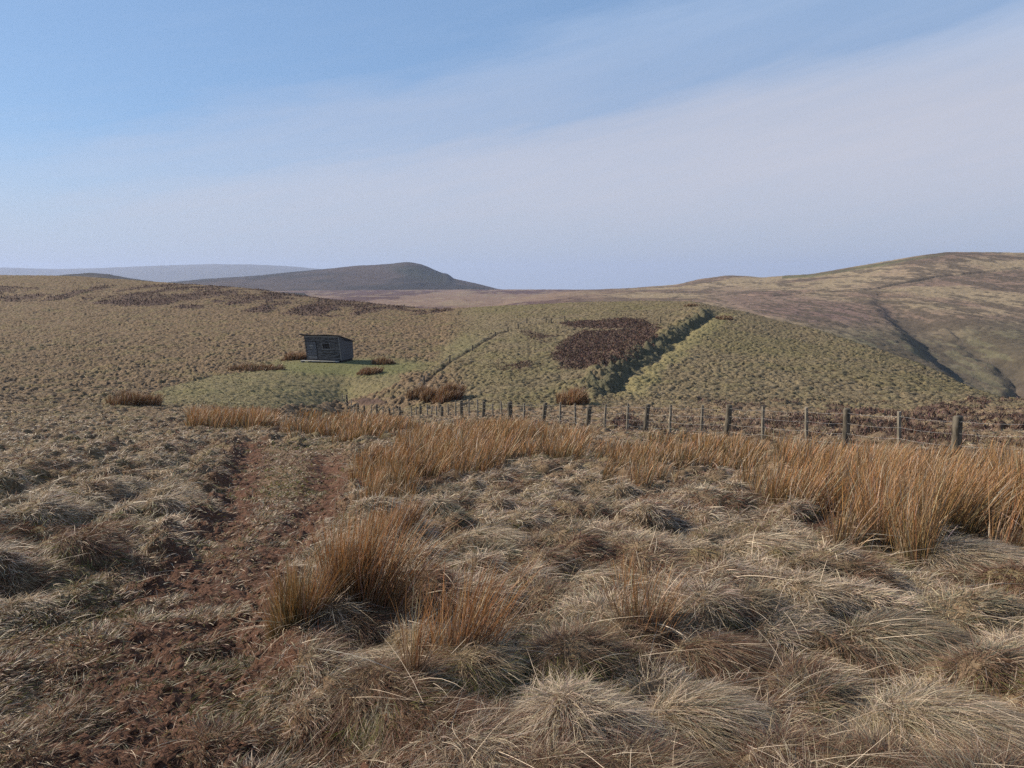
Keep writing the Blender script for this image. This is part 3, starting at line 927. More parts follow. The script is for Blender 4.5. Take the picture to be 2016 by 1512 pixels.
rush_clump(755, 717, 1.5, 1.0, 600, (.6, 1.1), .2, 'dark rush clump at the tip of the hut shadow', wk=.0007, tip=DRU, group=gh, seg=3, fallen=0)
rush_clump(727, 737, 1.5, .9, 800, (.6, 1.1), .1, 'rounded brown rush clump in front of the right side of the hut', wk=.0007, tip=DRU * 1.2, group=gh, seg=3, fallen=0)
gm = 'rush clumps at the foot of the mound'
rush_clump(880, 793, 1.3, 1.1, 1900, (.9, 1.7), .1, 'largest russet bush of rushes at the left foot of the mound', wk=.0007, tip=DRU * 1.3, group=gm, seg=3, fallen=0)
rush_clump(845, 793, .8, .8, 800, (.9, 1.4), .1, 'small russet rush clump next to the largest one at the mound foot', wk=.0007, tip=DRU * 1.25, group=gm, seg=3, fallen=0)
rush_clump(820, 788, .9, .9, 600, (1.1, 1.6), .2, 'greyish brown thin rush clump leftmost at the foot of the mound', wk=.0007, tip=DRU, group=gm, seg=3, fallen=0)
rush_clump(1128, 802, 1.2, 1.1, 1700, (1.0, 1.7), .0, 'smooth russet dome of rushes at the lower end of the bank', wk=.0007, tip=DRU * 1.5, group=gm, seg=3, fallen=0)
rush_clump(1360, 605, 1.3, .9, 500, (.4, .7), .2, 'brown scrub clump on the top of the mound', wk=.0007, tip=DRU, group=gm, seg=2, fallen=0)
rush_clump(1425, 630, 1.4, 1.1, 650, (.5, .9), .2, 'brown clump at the upper end of the bank', wk=.0007, tip=DRU * .8, group=gm, seg=2, fallen=0)


# ------------------------------------------------------------------ HEATHER
def heather(name, n, y0, y1, u0, u1, L0, wk, label, key='heather'):
    X, Y = scatter(n, y0, y1, u0, u1)
    r = regions(X, Y)
    k = rng.random(n) < r[key]
    X, Y = X[k], Y[k]; n = len(X)
    h, fx, fy, df, idd = domes(X, Y, .9, 800, .5, .9, .3)
    z = SURF.at(X, Y)
    D = norm(np.stack([fx * .5 + rng.normal(0, .45, n), fy * .5 + rng.normal(0, .45, n), np.full(n, .8)], -1))
    Bd = rng.normal(0, .15, (n, 3))
    L = L0 * rng.uniform(.5, 1.2, n) * (.7 + .6 * h)
    c = HEATH * (.62 if y0 > 100 else 1.0) * rng.uniform(.6, 1.9, (n, 1)) * (1 + rng.normal(0, .08, (n, 3)))
    c = np.where((rng.random(n) < .08)[:, None], RED * .9, c)
    c = np.where((rng.random(n) < .13)[:, None], STRAW * .45, c)
    o = blades(name, np.stack([X, Y, z - .02], -1), D, Bd, L, Y * wk * rng.uniform(.7, 1.5, n), c * .6, c, 2, M_HEATH)
    return tagp(o, label, 'heather', kind='stuff')


heather('heather_patch', 200000, 17, 68, -.25, .82, .22, .0012, 'dark reddish heather and bilberry on the flat behind the fence')
heather('heather_patch', 130000, 68, 170, -.05, .30, .26, .0010, 'dark purple brown heather patch on the mound')
heather('heather_patch', 90000, 110, 320, -.80, -.02, .45, .0009, 'heather band streaking the hillside on the left', 'heather')

# fallen pale stalks lying over the grass
n = 1700
X, Y = scatter(n, 2.4, 14)
r = regions(X, Y)
ang = rng.normal(-.5, .9, n)
z = SURF.at(X, Y)
D = norm(np.stack([np.cos(ang), np.sin(ang), rng.uniform(.0, .45, n)], -1) + surf_normal(X, Y) * .12)
Bd = np.stack([rng.normal(0, .12, n), rng.normal(0, .12, n), -rng.uniform(.05, .25, n)], -1)
L = rng.uniform(.12, .5, n) * (1 - .6 * r['track'])
cc = PALE * rng.uniform(.7, 1.35, (n, 1))
o = blades('fallen_stalks', np.stack([X, Y, z + .05 * (1 - r['track'])], -1), D, Bd, L, np.maximum(.0017, Y * .0006), cc, cc, 4, M_GRASS)
tagp(o, 'pale fallen rush stalks scattered over the foreground grass', 'dead stalks', kind='stuff')
# clods of peat along the ruts
n = 5200
X, Y = scatter(n, 2.3, 14, -.62, .1)
r = regions(X, Y)
k = rng.random(n) < r['soil']
X, Y = X[k], Y[k]; n = len(X)
base = np.array([[0, 0, 1], [1, 0, 0], [0, 1, 0], [-1, 0, 0], [0, -1, 0], [0, 0, -1]], float)
fo = np.array([[0, 1, 2], [0, 2, 3], [0, 3, 4], [0, 4, 1], [5, 2, 1], [5, 3, 2], [5, 4, 3], [5, 1, 4]])
sz = rng.lognormal(-4.4, .45, (n, 1, 1)) * np.array([1.3, 1.3, .8])
vv = (base[None] + rng.normal(0, .3, (n, 6, 3))) * sz
vv[..., 0] += X[:, None]; vv[..., 1] += Y[:, None]; vv[..., 2] += SURF.at(X, Y)[:, None]
o = mesh_np('peat_clods', vv.reshape(-1, 3), (np.arange(n)[:, None, None] * 6 + fo[None]).reshape(-1, 3), M_MUD,
            np.repeat(PEAT * rng.uniform(.5, 1.5, (n, 1)), 6, 0))
tagp(o, 'crumbled dark peat clods lying in the wheel ruts', 'peat', kind='stuff')


# ------------------------------------------------------------------ FAR LAND
def far_land(name, lines, u0, u1, nu, y0, y1, nr, mat, colfn, label, carve=None, rough=0.0, rcell=4.0, drop=.25):
    us = np.linspace(u0, u1, nu); rows = np.exp(np.linspace(math.log(y0), math.log(y1), nr))
    ky, kz = [], []
    for ln in lines:
        a, b = line_interp(ln, us); ky.append(a); kz.append(b)
    Yc, zc = ky[-1], kz[-1]
    ky.insert(0, np.full(nu, y0 * .98)); kz.insert(0, kz[0] - 2.0)
    ky.append(Yc * 1.2); kz.append(zc - Yc * .2 * drop)
    ky.append(np.maximum(Yc * 1.25, y1 * 1.02)); kz.append(kz[-1] - Yc * .05 * drop)
    z = pchip_cols(np.array(ky), np.array(kz), rows)
    U, Yg = np.meshgrid(us, rows); X = U * Yg
    px, py = proj(X, Yg, z)
    ex = {}
    if carve:
        dz, ex = carve(X, Yg, px, py, Field(us, rows, z))
        z = z + dz
    if rough:
        h, *_ = domes(X, Yg, rcell, 900, .5, .95, .2)
        z = z + rough * h + rough * 2.5 * (fbm(X / (rcell * 6), Yg / (rcell * 6), 903) - .5)
    col = colfn(X, Yg, px, py, ex)
    o = mesh_np(name, np.stack([X, Yg, z], -1).reshape(-1, 3), grid_faces(nr, nu), mat, col.reshape(-1, 3), smooth=True)
    return tagp(o, label, 'hill', kind='structure')


def first_hit(fld, px, py, ylo, yhi):
    Ys = np.exp(np.linspace(math.log(ylo), math.log(yhi), 1500))
    Xs, zr = unproj(np.full(1500, px), np.full(1500, py), Ys)
    k = np.argmax(zr <= fld.at(Xs, Ys))
    return float(Xs[k]), float(Ys[k])


def carve_right(X, Y, px, py, fld):
    dz = np.zeros_like(X); dark = np.zeros_like(X)
    g1 = [first_hit(fld, a, b, 190, 900) for a, b in [(1728, 580), (1740, 598), (1795, 635), (1850, 675), (1905, 712), (1955, 745), (2010, 785), (2050, 815)]]
    g2 = [first_hit(fld, a, b, 190, 900) for a, b in [(1870, 640), (1925, 675), (1975, 695), (2000, 715), (2020, 745), (2040, 785)]]
    for gl, dep, wd in ((g1, 14.0, 17.0), (g2, 7.0, 9.0)):
        d, s, p = polyd(X, Y, gl)
        ww = np.where(s > 0, wd * 1.0, wd * 3.0) * (.3 + .9 * p)
        dd = dep * (.06 + .94 * p ** 1.6) * (1 - sstep(d + (fbm(X * .05, Y * .05, 5) - .5) * 9, 0, ww))
        dz = dz - dd
        dark = np.maximum(dark, (1 - sstep(d, 0, wd * (.3 + .8 * p))) * (.3 + .7 * p))
    # small wandering drainage lines
    lines = [([(1480, 584), (1600, 577), (1700, 572), (1850, 545), (2016, 528)], 1.6, 5.0), ([(1390, 583), (1450, 580), (1500, 582)], 1.3, 4.0)]
    for pts, dep, wd in lines:
        gl = [first_hit(fld, a, b, 190, 1000) for a, b in pts]
        d, s, p = polyd(X, Y, gl)
        dz = dz - dep * (1 - sstep(d, 0, wd)) * (p if dep < 0 else 1)
    return dz, {'dark': dark}


def col_moor(X, Y, px, py, ex):
    n1 = fbm(X * .010, Y * .0028, 401, 5); n2 = fbm(X * .05, Y * .012, 402, 4)
    c = lerp(np.array([.20, .135, .10]), np.array([.10, .062, .058]), sstep(n1 + .5 * (n2 - .5), .44, .54))
    c = lerp(c, np.array([.27, .205, .13]), sstep(n2, .56, .66) * .5)
    return c


def col_right(X, Y, px, py, ex):
    n1 = fbm(X * .02, Y * .012, 301, 5); n2 = fbm(X * .12, Y * .045, 302, 4)
    c = lerp(np.array([.25, .19, .12]), np.array([.19, .13, .095]), sstep(n1, .4, .6))
    low = sstep(py + (n1 - .5) * 90, 615, 690)
    c = lerp(c, np.array([.12, .11, .065]), low * .85)
    c = lerp(c, np.array([.17, .11, .095]), (1 - sstep(blob(px, py, 1560, 605, 200, 30, 8), .5, 1.2)) * .7)
    c = lerp(c, np.array([.29, .22, .14]), (1 - sstep(blob(px, py, 1800, 540, 200, 18, -10), .5, 1.2)) * .6)
    edge = (1 - sstep(np.abs(py - np.interp(px, [1500, 1600, 1700, 1800, 1860, 1900], [549, 543, 527, 510, 501, 500])), 0, 5)) * (px > 1540) * (px < 1860)
    c = lerp(c, np.array([.065, .058, .045]), (1 - sstep(blob(px, py, 1930, 735, 120, 50, 35), .4, 1.2)) * .55 * sstep(n2, .35, .6))  # shaded slope beside the gully, its shade put into the colour
    c = lerp(c, np.array([.08, .09, .04]), edge * .8)
    c = lerp(c, np.array([.09, .07, .05]), np.maximum(sstep(n2 + .5 * (n1 - .5), .54, .60) * .8, sstep(fbm(X * .35, Y * .09, 303, 3) + .4 * (n1 - .5), .60, .66) * .8))
    c = c * 1.02
    c = lerp(c, np.array([.085, .07, .055]), ex['dark'] * .6)  # gully walls darkened in colour as well, painting in their shade
    c = lerp(c, np.array([.13, .09, .068]), (sstep(px, 1975, 2030) * sstep(py, 700, 745)) * .8)
    return lerp(col_moor(X, Y, px, py, ex), c, sstep(px, 980, 1350))


far_land('right_hill', [
    [(900, 660, 225), (1400, 665, 225), (1700, 760, 215), (1900, 815, 205), (2060, 840, 200), (2600, 870, 200)],
    [(900, 640, 330), (1000, 625, 330), (1120, 612, 330), (1400, 622, 330), (1600, 648, 305), (1800, 690, 285), (1900, 715, 270), (2016, 745, 255), (2600, 780, 250)],
    [(900, 620, 500), (1000, 606, 500), (1120, 592, 500), (1400, 592, 480), (1700, 602, 440), (1900, 612, 420), (2016, 622, 400), (2600, 620, 400)],
    [(900, 610, 900), (1000, 590, 900), (1120, 575, 900), (1250, 571, 850), (1400, 567, 760), (1600, 560, 680), (1800, 548, 620), (2016, 545, 600), (2600, 545, 600)],
    [(900, 610, 1150), (1000, 590, 1150), (1120, 573, 1130), (1250, 567, 1100), (1330, 561, 1050), (1380, 550, 1000), (1430, 543, 980), (1470, 544, 960), (1500, 547, 950),
     (1600, 540, 900), (1700, 523, 860), (1800, 506, 840), (1860, 498, 830), (1950, 498, 830), (2016, 499, 830), (2600, 520, 830)]],
    -.04, 1.0, 800, 195, 1500, 800, M_FAR, col_right, 'broad tawny hillside rising on the right above a shaded gully', carve_right, .55, 3.2)


far_land('moor', [
    [(-300, 640, 400), (600, 640, 400), (1500, 640, 400)],
    [(-300, 606, 640), (600, 604, 640), (1500, 600, 640)],
    [(-300, 588, 1050), (600, 587, 1050), (1500, 585, 1050)],
    [(-300, 576, 1800), (600, 573, 1800), (900, 570.5, 1800), (1200, 570.5, 1800), (1500, 570, 1800)]],
    -.95, .36, 600, 380, 2400, 400, M_FAR, col_moor, 'flat purple brown moor stretching between the near hill and the tor', None, .9, 9.0, .1)


def col_tor(X, Y, px, py, ex):
    n1 = fbm(X * .004, Y * .003, 501, 5)
    c = lerp(np.array([.075, .056, .046]), np.array([.040, .035, .030]), sstep(n1, .42, .58))
    c = lerp(c, np.array([.04, .045, .03]), (1 - sstep(blob(px, py, 830, 540, 80, 16, 12), .4, 1.2)) * .6)
    return c


far_land('hill', [
    [(0, 590, 1700), (600, 586, 1700), (1200, 590, 1700)],
    [(0, 572, 2050), (400, 566, 2050), (600, 563, 2050), (800, 563, 2050), (985, 573, 2050), (1200, 590, 2050)],
    [(0, 572, 2700), (250, 562, 2700), (340, 556, 2700), (380, 552, 2700), (480, 545, 2700), (600, 535, 2700), (700, 525, 2700), (760, 521, 2700), (785, 518, 2700),
     (800, 516.5, 2700), (825, 519, 2700), (850, 529, 2700), (872, 539, 2700), (876, 538, 2700), (884, 541, 2700), (892, 549, 2700), (930, 557, 2700), (985, 571, 2700), (1200, 592, 2700)]],
    -.70, .13, 700, 1650, 3400, 220, M_FARTHER, col_tor, 'dark rounded tor hill with a steeper right flank on the skyline', None, 2.0, 30.0, .3)
far_land('small_hill', [
    [(-100, 580, 1000), (600, 580, 1000)],
    [(-100, 552, 1400), (60, 548, 1400), (120, 543, 1400), (180, 538, 1400), (215, 541, 1400), (260, 549, 1400), (320, 557, 1400), (380, 564, 1400), (600, 580, 1400)]],
    -.75, -.27, 300, 960, 1700, 120, M_FARTHER, col_tor, 'small dark knoll just above the left skyline', None, 1.2, 20.0, .3)
far_land('distant_ridge', [
    [(-500, 585, 8300), (1100, 585, 8300)],
    [(-500, 533, 10000), (0, 527, 10000), (100, 530, 10000), (200, 528, 10000), (300, 524, 10000), (420, 520, 10000), (500, 521, 10000), (580, 525, 10000), (650, 532, 10000),
     (750, 546, 10000), (850, 562, 10000), (1100, 585, 10000)]],
    -1.0, .05, 300, 8000, 11600, 60, M_FARTHER, lambda X, Y, px, py, ex: np.tile(np.array([.14, .125, .09]), X.shape + (1,)),
    'pale blue ridge fading into haze on the left horizon', None, 5.0, 120.0, .1)


# ------------------------------------------------------------------ FENCES
class MB:
    def __init__(s):
        s.v = []; s.f = []

    def quadbox(s, corners):
        """8 corners: bottom 4 ccw, top 4 ccw"""
        b = len(s.v); s.v += [tuple(c) for c in corners]
        for q in ((3, 2, 1, 0), (4, 5, 6, 7), (0, 1, 5, 4), (1, 2, 6, 5), (2, 3, 7, 6), (3, 0, 4, 7)):
            s.f.append(tuple(b + i for i in q))

    def box(s, x0, x1, y0, y1, z0, z1):
        s.quadbox([(x0, y0, z0), (x1, y0, z0), (x1, y1, z0), (x0, y1, z0), (x0, y0, z1), (x1, y0, z1), (x1, y1, z1), (x0, y1, z1)])

    def ring_post(s, h, r, sides=9, lean=(0, 0), seed=0, below=.3):
        rr = np.random.default_rng(seed); b0 = len(s.v)
        lv = [-below, 0, .25 * h, .5 * h, .75 * h, h - .02, h]
        wob = 1 + rr.normal(0, .05, sides)
        for i, zz in enumerate(lv):
            k = (1.05, 1.05, 1.0, .98, .96, .95, .80)[i]
            cx = lean[0] * zz + rr.normal(0, r * .06); cyy = lean[1] * zz + rr.normal(0, r * .06)
            for j in range(sides):
                a = 2 * math.pi * j / sides
                s.v.append((cx + r * k * wob[j] * math.cos(a), cyy + r * k * wob[j] * math.sin(a), zz + (rr.normal(0, .006) if i >= 5 else 0)))
        for i in range(len(lv) - 1):
            for j in range(sides):
                j2 = (j + 1) % sides
                s.f.append((b0 + i * sides + j, b0 + i * sides + j2, b0 + (i + 1) * sides + j2, b0 + (i + 1) * sides + j))
        s.f.append(tuple(b0 + (len(lv) - 1) * sides + j for j in range(sides)))

    def tube(s, p, r, sides=5):
        p = [Vector(q) for q in p]; b0 = len(s.v)
        for i, q in enumerate(p):
            d = (p[min(i + 1, len(p) - 1)] - p[max(i - 1, 0)]).normalized()
            a = d.cross(Vector((0, 0, 1))).normalized(); b = a.cross(d)
            for j in range(sides):
                t = 2 * math.pi * j / sides
                s.v.append(tuple(q + a * (r * math.cos(t)) + b * (r * math.sin(t))))
        for i in range(len(p) - 1):
            for j in range(sides):
                j2 = (j + 1) % sides
                s.f.append((b0 + i * sides + j, b0 + i * sides + j2, b0 + (i + 1) * sides + j2, b0 + (i + 1) * sides + j))

    def build(s, name, mat, parent=None, loc=None, smooth=False):
        me = bpy.data.meshes.new(name); me.from_pydata(s.v, [], s.f); me.update()
        me.materials.append(mat)
        if smooth:
            for p in me.polygons: p.use_smooth = True
        o = bpy.data.objects.new(name, me); C.objects.link(o)
        if parent: o.parent = parent
        if loc is not None: o.location = loc
        return o


def empty(name, loc, rz=0.0):
    o = bpy.data.objects.new(name, None); C.objects.link(o); o.location = loc; o.rotation_euler = (0, 0, rz)
    o.empty_display_size = .2
    return o


M_POST = plain_mat('weathered_post', (.105, .088, .066), .9, (6, 6, 1), .55)
M_STAKE = plain_mat('pale_stake', (.20, .17, .13), .9, (6, 6, 1), .4)
M_WIRE = plain_mat('galvanised_wire', (.42, .40, .38), .45, (1, 1, 1), .1, .4, .6)


def sz1(x, y):
    return float(SURF.at(np.array([x]), np.array([y]))[0])


def bz1(x, y):
    return float(BASE.at(np.array([x]), np.array([y]))[0])


posts = [(1886, 819, 1), (1771, 810, 0), (1666, 804, 1), (1588, 802, 0), (1502, 803, 0), (1434, 802, 1), (1382, 797, 0), (1320, 799, 0), (1274, 801, 1), (1236, 802, 0),
         (1192, 802, 0), (1159, 803, 1), (1132, 800, 0), (1103, 801, 0), (1072, 802, 1), (1032, 800, 0), (1004, 796, 2), (987, 800, 0), (970, 802, 0), (952, 800, 1),
         (940, 802, 0), (923, 804, 0), (908, 805, 1), (897, 806, 0), (882, 811, 0), (870, 811, 1), (859, 809, 0), (850, 814, 0), (841, 814, 0), (828, 812, 1),
         (819, 813, 0), (810, 812, 0), (787, 807, 1), (775, 806, 0), (767, 803, 1), (754, 804, 0), (742, 800, 1), (731, 803, 0), (717, 800, 1), (705, 796, 1), (697, 796, 0),
         (692, 786, 0), (683, 777, 1), (674, 788, 0)]
leans = {1072: .10, 1159: .09, 1274: .07, 1771: -.07, 1588: -.06, 1502: -.03, 1886: -.02, 1666: .0}
fence = empty('fence', (8.8, 15.0, sz1(8.8, 15.0)))
tagp(fence, 'old post and wire fence running across the moor behind the rushes', 'fence')
fl = Vector(fence.location)
tops = []
ext = [(2230, 845, 1), (2050, 830, 0)]
for i, (px, pt, kind) in enumerate(ext + posts):
    u = (px - CX) / F
    Y = 15.1 / (u + .42)
    for _ in range(4):
        z0 = bz1(8.8 - .42 * (Y - 15.0), Y)
        Y = (15.1 + u * (z0 + .9 - EYE) * SINT) / (u * COST + .42)
    X = 8.8 - .42 * (Y - 15.0)
    zg = sz1(X, Y)
    _, zt = unproj(px, pt, Y)
    h = float(np.clip(zt - zg, .95, 1.6))
    rad = (.046, .088, .115)[kind] * (1 + .002 * Y)
    m = MB()
    ln = leans.get(px, float(rng.normal(0, .025)))
    m.ring_post(h, rad, 9 if kind else 6, (ln, float(rng.normal(0, .02))), i)
    p = m.build('post', M_POST if kind else M_STAKE, fence, Vector((X, Y, zg)) - fl, smooth=bool(kind))
    p.location.x -= ln * h * .6
    if px == 1004: p['label'] = 'thickest corner post'
    tops.append((X, Y, zg, h))
for hh in (.90, .66, .42, .2):
    m = MB()
    pts = []
    for (x, y, zg, h) in tops:
        pts.append(Vector((x - .02, y - .07, zg + h * hh)) - fl)
    dense = []
    for a, b in zip(pts[:-1], pts[1:]):
        for t in (0, .33, .66):
            q = a.lerp(b, t); q.z -= .03 * (1 - (2 * t - 1) ** 2); dense.append(q)
    dense.append(pts[-1])
    m.tube(dense, .0018, 4)
    m.build('wire', M_WIRE, fence)

hill = [(812, 790, 14), (835, 757, 16), (885, 715, 16), (930, 694, 9), (974, 664, 11), (1000, 655, 11), (1020, 651, 11), (1037, 638, 11), (1075, 638, 7), (1085, 638, 8), (1112, 636, 12)]
f2 = None
pt2 = []
for i, (px, py, hp) in enumerate(hill):
    X, Y, z = ground_pt(px, py)
    z = sz1(X, Y)
    if f2 is None:
        f2 = empty('fence', (X, Y, z)); l2 = Vector(f2.location)
        tagp(f2, 'line of small dark posts climbing the left flank of the mound', 'fence')
    h = max(.8, hp * Y / F)
    m = MB(); m.ring_post(h, .11, 6, (float(rng.normal(0, .05)), 0), 50 + i)
    m.build('post', M_POST, f2, Vector((X, Y, z)) - l2)
    pt2.append(Vector((X, Y, z + h * .8)) - l2)
m = MB(); m.tube(pt2, .008, 4); m.build('wire', M_WIRE, f2)
gsk = 'lone stakes along the moor skyline'
for i, (px, py, hp, lab) in enumerate([(850, 622, 8, 'tiny stake on the pale ridge left of the mound, farther left one'), (903, 622, 8, 'tiny stake on the pale ridge nearer to the mound'),
                                       (1300, 640, 13, 'single stake at the right end of the heather patch')]):
    X, Y, z = ground_pt(px, py); z = sz1(X, Y)
    m = MB(); m.ring_post(max(.9, hp * Y / F), .09, 6, (0, 0), 80 + i)
    tagp(m.build('stake', M_POST, None, (X, Y, z)), lab, 'stake', gsk)

# ------------------------------------------------------------------ HUT
M_BOARD = plain_mat('weathered_board', (.088, .082, .078), .85, (.5, .5, 5.5), .75)
M_SIDE = plain_mat('side_board', (.085, .085, .09), .85, (14, 14, 1.0), .4)
M_DOOR = plain_mat('door_board', (.13, .13, .14), .85, (12, 12, 1.0), .5)
M_ROOF = plain_mat('roofing_felt', (.10, .085, .075), .9, (2, 2, 2), .4)
M_TRIM = plain_mat('grey_trim', (.20, .19, .18), .8, (1, 8, 8), .35)
M_PALE = plain_mat('bleached_plank', (.36, .34, .30), .8, (1, 10, 10), .35)
M_INT = plain_mat('dark_inside', (.02, .02, .02), .9, (2, 2, 2), .2)
mg, tg = new_mat('old_window_glass')
pg = tg.n('ShaderNodeBsdfPrincipled')
pg.inputs['Base Color'].default_value = (.02, .022, .025, 1); pg.inputs['Roughness'].default_value = .15
pg.inputs['Specular IOR Level'].default_value = .4
og = tg.n('ShaderNodeOutputMaterial'); tg.link(pg.outputs[0], og.inputs[0])

hut = empty('hut', (HUT[0], HUT[1], HUT[2] + .02), math.radians(-12))
tagp(hut, 'small dark weathered wooden hut with a lean-to roof on the green patch', 'hut')
Wd, Dp, Hf, Hb, FL = 4.6, 3.5, 3.25, 2.40, .25     # FL floor height above the turf
x0, x1, yf, yb_ = -Wd / 2, Wd / 2, -Dp / 2, Dp / 2


def shx(x, y, z):
    """old hut leaning to its left, more at the front"""
    k = -.105 + .075 * ((y - yf) / Dp)
    return x + k * (z - FL)


def plank_wall(pa, pb, za, zbt, n, nrm, holes=(), jit=.012, seed=1, th=.03):
    """horizontal boards between plan points pa, pb; za bottom, zbt=(top at pa, top at pb)"""
    rr = np.random.default_rng(seed); m = MB()
    L_ = math.dist(pa, pb)
    ht = max(zbt) - za; bh = ht / n
    for i in range(n):
        z0 = za + i * bh; z1 = z0 + bh * 1.04
        segs = [(0.0, 1.0)]
        for (ha, hb2, hz0, hz1) in holes:
            if z0 + bh * .5 > hz0 and z0 + bh * .5 < hz1:
                segs = [(0.0, ha), (hb2, 1.0)]
        off = rr.uniform(0, jit) + (.02 if i % 2 else 0)
        for (s0, s1) in segs:
            def top(s):
                return min(z1, zbt[0] + (zbt[1] - zbt[0]) * s)
            if min(top(s0), top(s1)) <= z0 + .01:
                # a board cut by the slope of the roof
                if max(top(s0), top(s1)) <= z0 + .01: continue
                sc_ = (z0 + .015 - zbt[0]) / (zbt[1] - zbt[0])
                if top(s0) > top(s1): s1 = min(s1, sc_)
                else: s0 = max(s0, sc_)
            c = []
            for zz_f in (0, 1):
                for (s, o_) in ((s0, 1), (s1, 1), (s1, 0), (s0, 0)):
                    zz = z0 if zz_f == 0 else max(top(s), z0 + .01)
                    o2 = (off + th + (.018 if zz_f == 0 else 0)) if o_ else 0.0
                    x = pa[0] + (pb[0] - pa[0]) * s + nrm[0] * o2; y = pa[1] + (pb[1] - pa[1]) * s + nrm[1] * o2
                    c.append((shx(x, y, zz), y, zz))
            m.quadbox(c)
    return m


# door and window places along the front (fraction of width)
dA, dB = .045, .315
wA, wB, wz0, wz1 = .50, .715, FL + 1.45, FL + 2.08
plank_wall((x0, yf), (x1, yf), FL, (Hf, Hf), 17, (0, -1), holes=[(wA, wB, wz0, wz1)], seed=3).build('front_wall', M_BOARD, hut)
plank_wall((x1, yf + .002), (x1, yb_), FL, (Hf, Hb), 15, (1, 0), seed=4).build('side_wall', M_SIDE, hut)
plank_wall((x0, yf + .002), (x0, yb_), FL, (Hf, Hb), 15, (-1, 0), seed=5).build('side_wall', M_SIDE, hut)
plank_wall((x0, yb_), (x1, yb_), FL, (Hb, Hb), 14, (0, 1), seed=6).build('back_wall', M_SIDE, hut)
m = MB()
a_, b_, c_, d_ = (x0 + .08, yf + .08), (x1 - .08, yf + .08), (x1 - .08, yb_ - .08), (x0 + .08, yb_ - .08)
m.quadbox([(shx(*p, FL), p[1], FL) for p in (a_, b_, c_, d_)] + [(shx(*p, Hb - .1), p[1], Hb - .1) for p in (a_, b_, c_, d_)])
m.build('lining', M_INT, hut)
# door
m = MB()
nb = 6
for i in range(nb):
    s0 = dA + (dB - dA) * i / nb; s1 = dA + (dB - dA) * (i + .94) / nb
    xa, xb = x0 + Wd * s0, x0 + Wd * s1
    o_ = .062 + .005 * (i % 2)
    m.quadbox([(shx(xa, yf, FL + .12), yf - o_, FL + .12), (shx(xb, yf, FL + .12), yf - o_, FL + .12), (shx(xb, yf, FL + .12), yf - .02, FL + .12), (shx(xa, yf, FL + .12), yf - .02, FL + .12),
               (shx(xa, yf, FL + 2.2), yf - o_, FL + 2.2), (shx(xb, yf, FL + 2.2), yf - o_, FL + 2.2), (shx(xb, yf, FL + 2.2), yf - .02, FL + 2.2), (shx(xa, yf, FL + 2.2), yf - .02, FL + 2.2)])
door = m.build('door', M_DOOR, hut)


def bar(xa, xb, za, zb2, o0, o1, name, mat, parent):
    mm = MB()
    mm.quadbox([(shx(xa, yf, za), yf - o1, za), (shx(xb, yf, za), yf - o1, za), (shx(xb, yf, za), yf - o0, za), (shx(xa, yf, za), yf - o0, za),
                (shx(xa, yf, zb2), yf - o1, zb2), (shx(xb, yf, zb2), yf - o1, zb2), (shx(xb, yf, zb2), yf - o0, zb2), (shx(xa, yf, zb2), yf - o0, zb2)])
    return mm.build(name, mat, parent)


xd0, xd1 = x0 + Wd * dA, x0 + Wd * dB
bar(xd1 + .01, xd1 + .09, FL + .1, FL + 2.3, .03, .085, 'door_frame', M_INT, hut)
bar(xd0 + .35, xd0 + .85, FL + 1.72, FL + 1.80, .068, .09, 'batten', M_PALE, door)
bar(xd0 + .45, xd0 + .72, FL + 1.42, FL + 1.48, .068, .09, 'batten', M_PALE, door)
bar(xd0 + .02, xd1 - .05, FL + .34, FL + .40, .068, .095, 'batten', M_PALE, door)
bar(xd0 + .02, xd1 - .05, FL + .16, FL + .21, .068, .095, 'batten', M_TRIM, door)
bar(xd0 + .92, xd0 + .98, FL + 1.15, FL + 1.3, .068, .11, 'handle', M_TRIM, door)
# window
xw0, xw1 = x0 + Wd * wA, x0 + Wd * wB
m = MB()
for (a, b, c, d) in ((xw0 - .07, xw1 + .07, wz1, wz1 + .06), (xw0 - .09, xw1 + .09, wz0 - .12, wz0 - .04), (xw0 - .07, xw0, wz0 - .04, wz1), (xw1, xw1 + .07, wz0 - .04, wz1)):
    m.quadbox([(shx(a, yf, c), yf - .085, c), (shx(b, yf, c), yf - .085, c), (shx(b, yf, c), yf - .01, c), (shx(a, yf, c), yf - .01, c),
               (shx(a, yf, d), yf - .085, d), (shx(b, yf, d), yf - .085, d), (shx(b, yf, d), yf - .01, d), (shx(a, yf, d), yf - .01, d)])
win = m.build('window', M_TRIM, hut)
bar(xw0, xw1, wz0 - .04, wz1, -.02, -.012, 'pane', mg, win)
bar((xw0 + xw1) / 2 - .02, (xw0 + xw1) / 2 + .02, wz0 - .04, wz1, .0, .03, 'glazing_bar', M_INT, win)
bar(x0 + .02, x1 + .03, Hf - .16, Hf + .01, .072, .11, 'fascia', M_TRIM, hut)
# corner board at the right front
bar(x1 - .06, x1 + .05, FL, Hf - .17, .07, .1, 'corner_board', M_TRIM, hut)
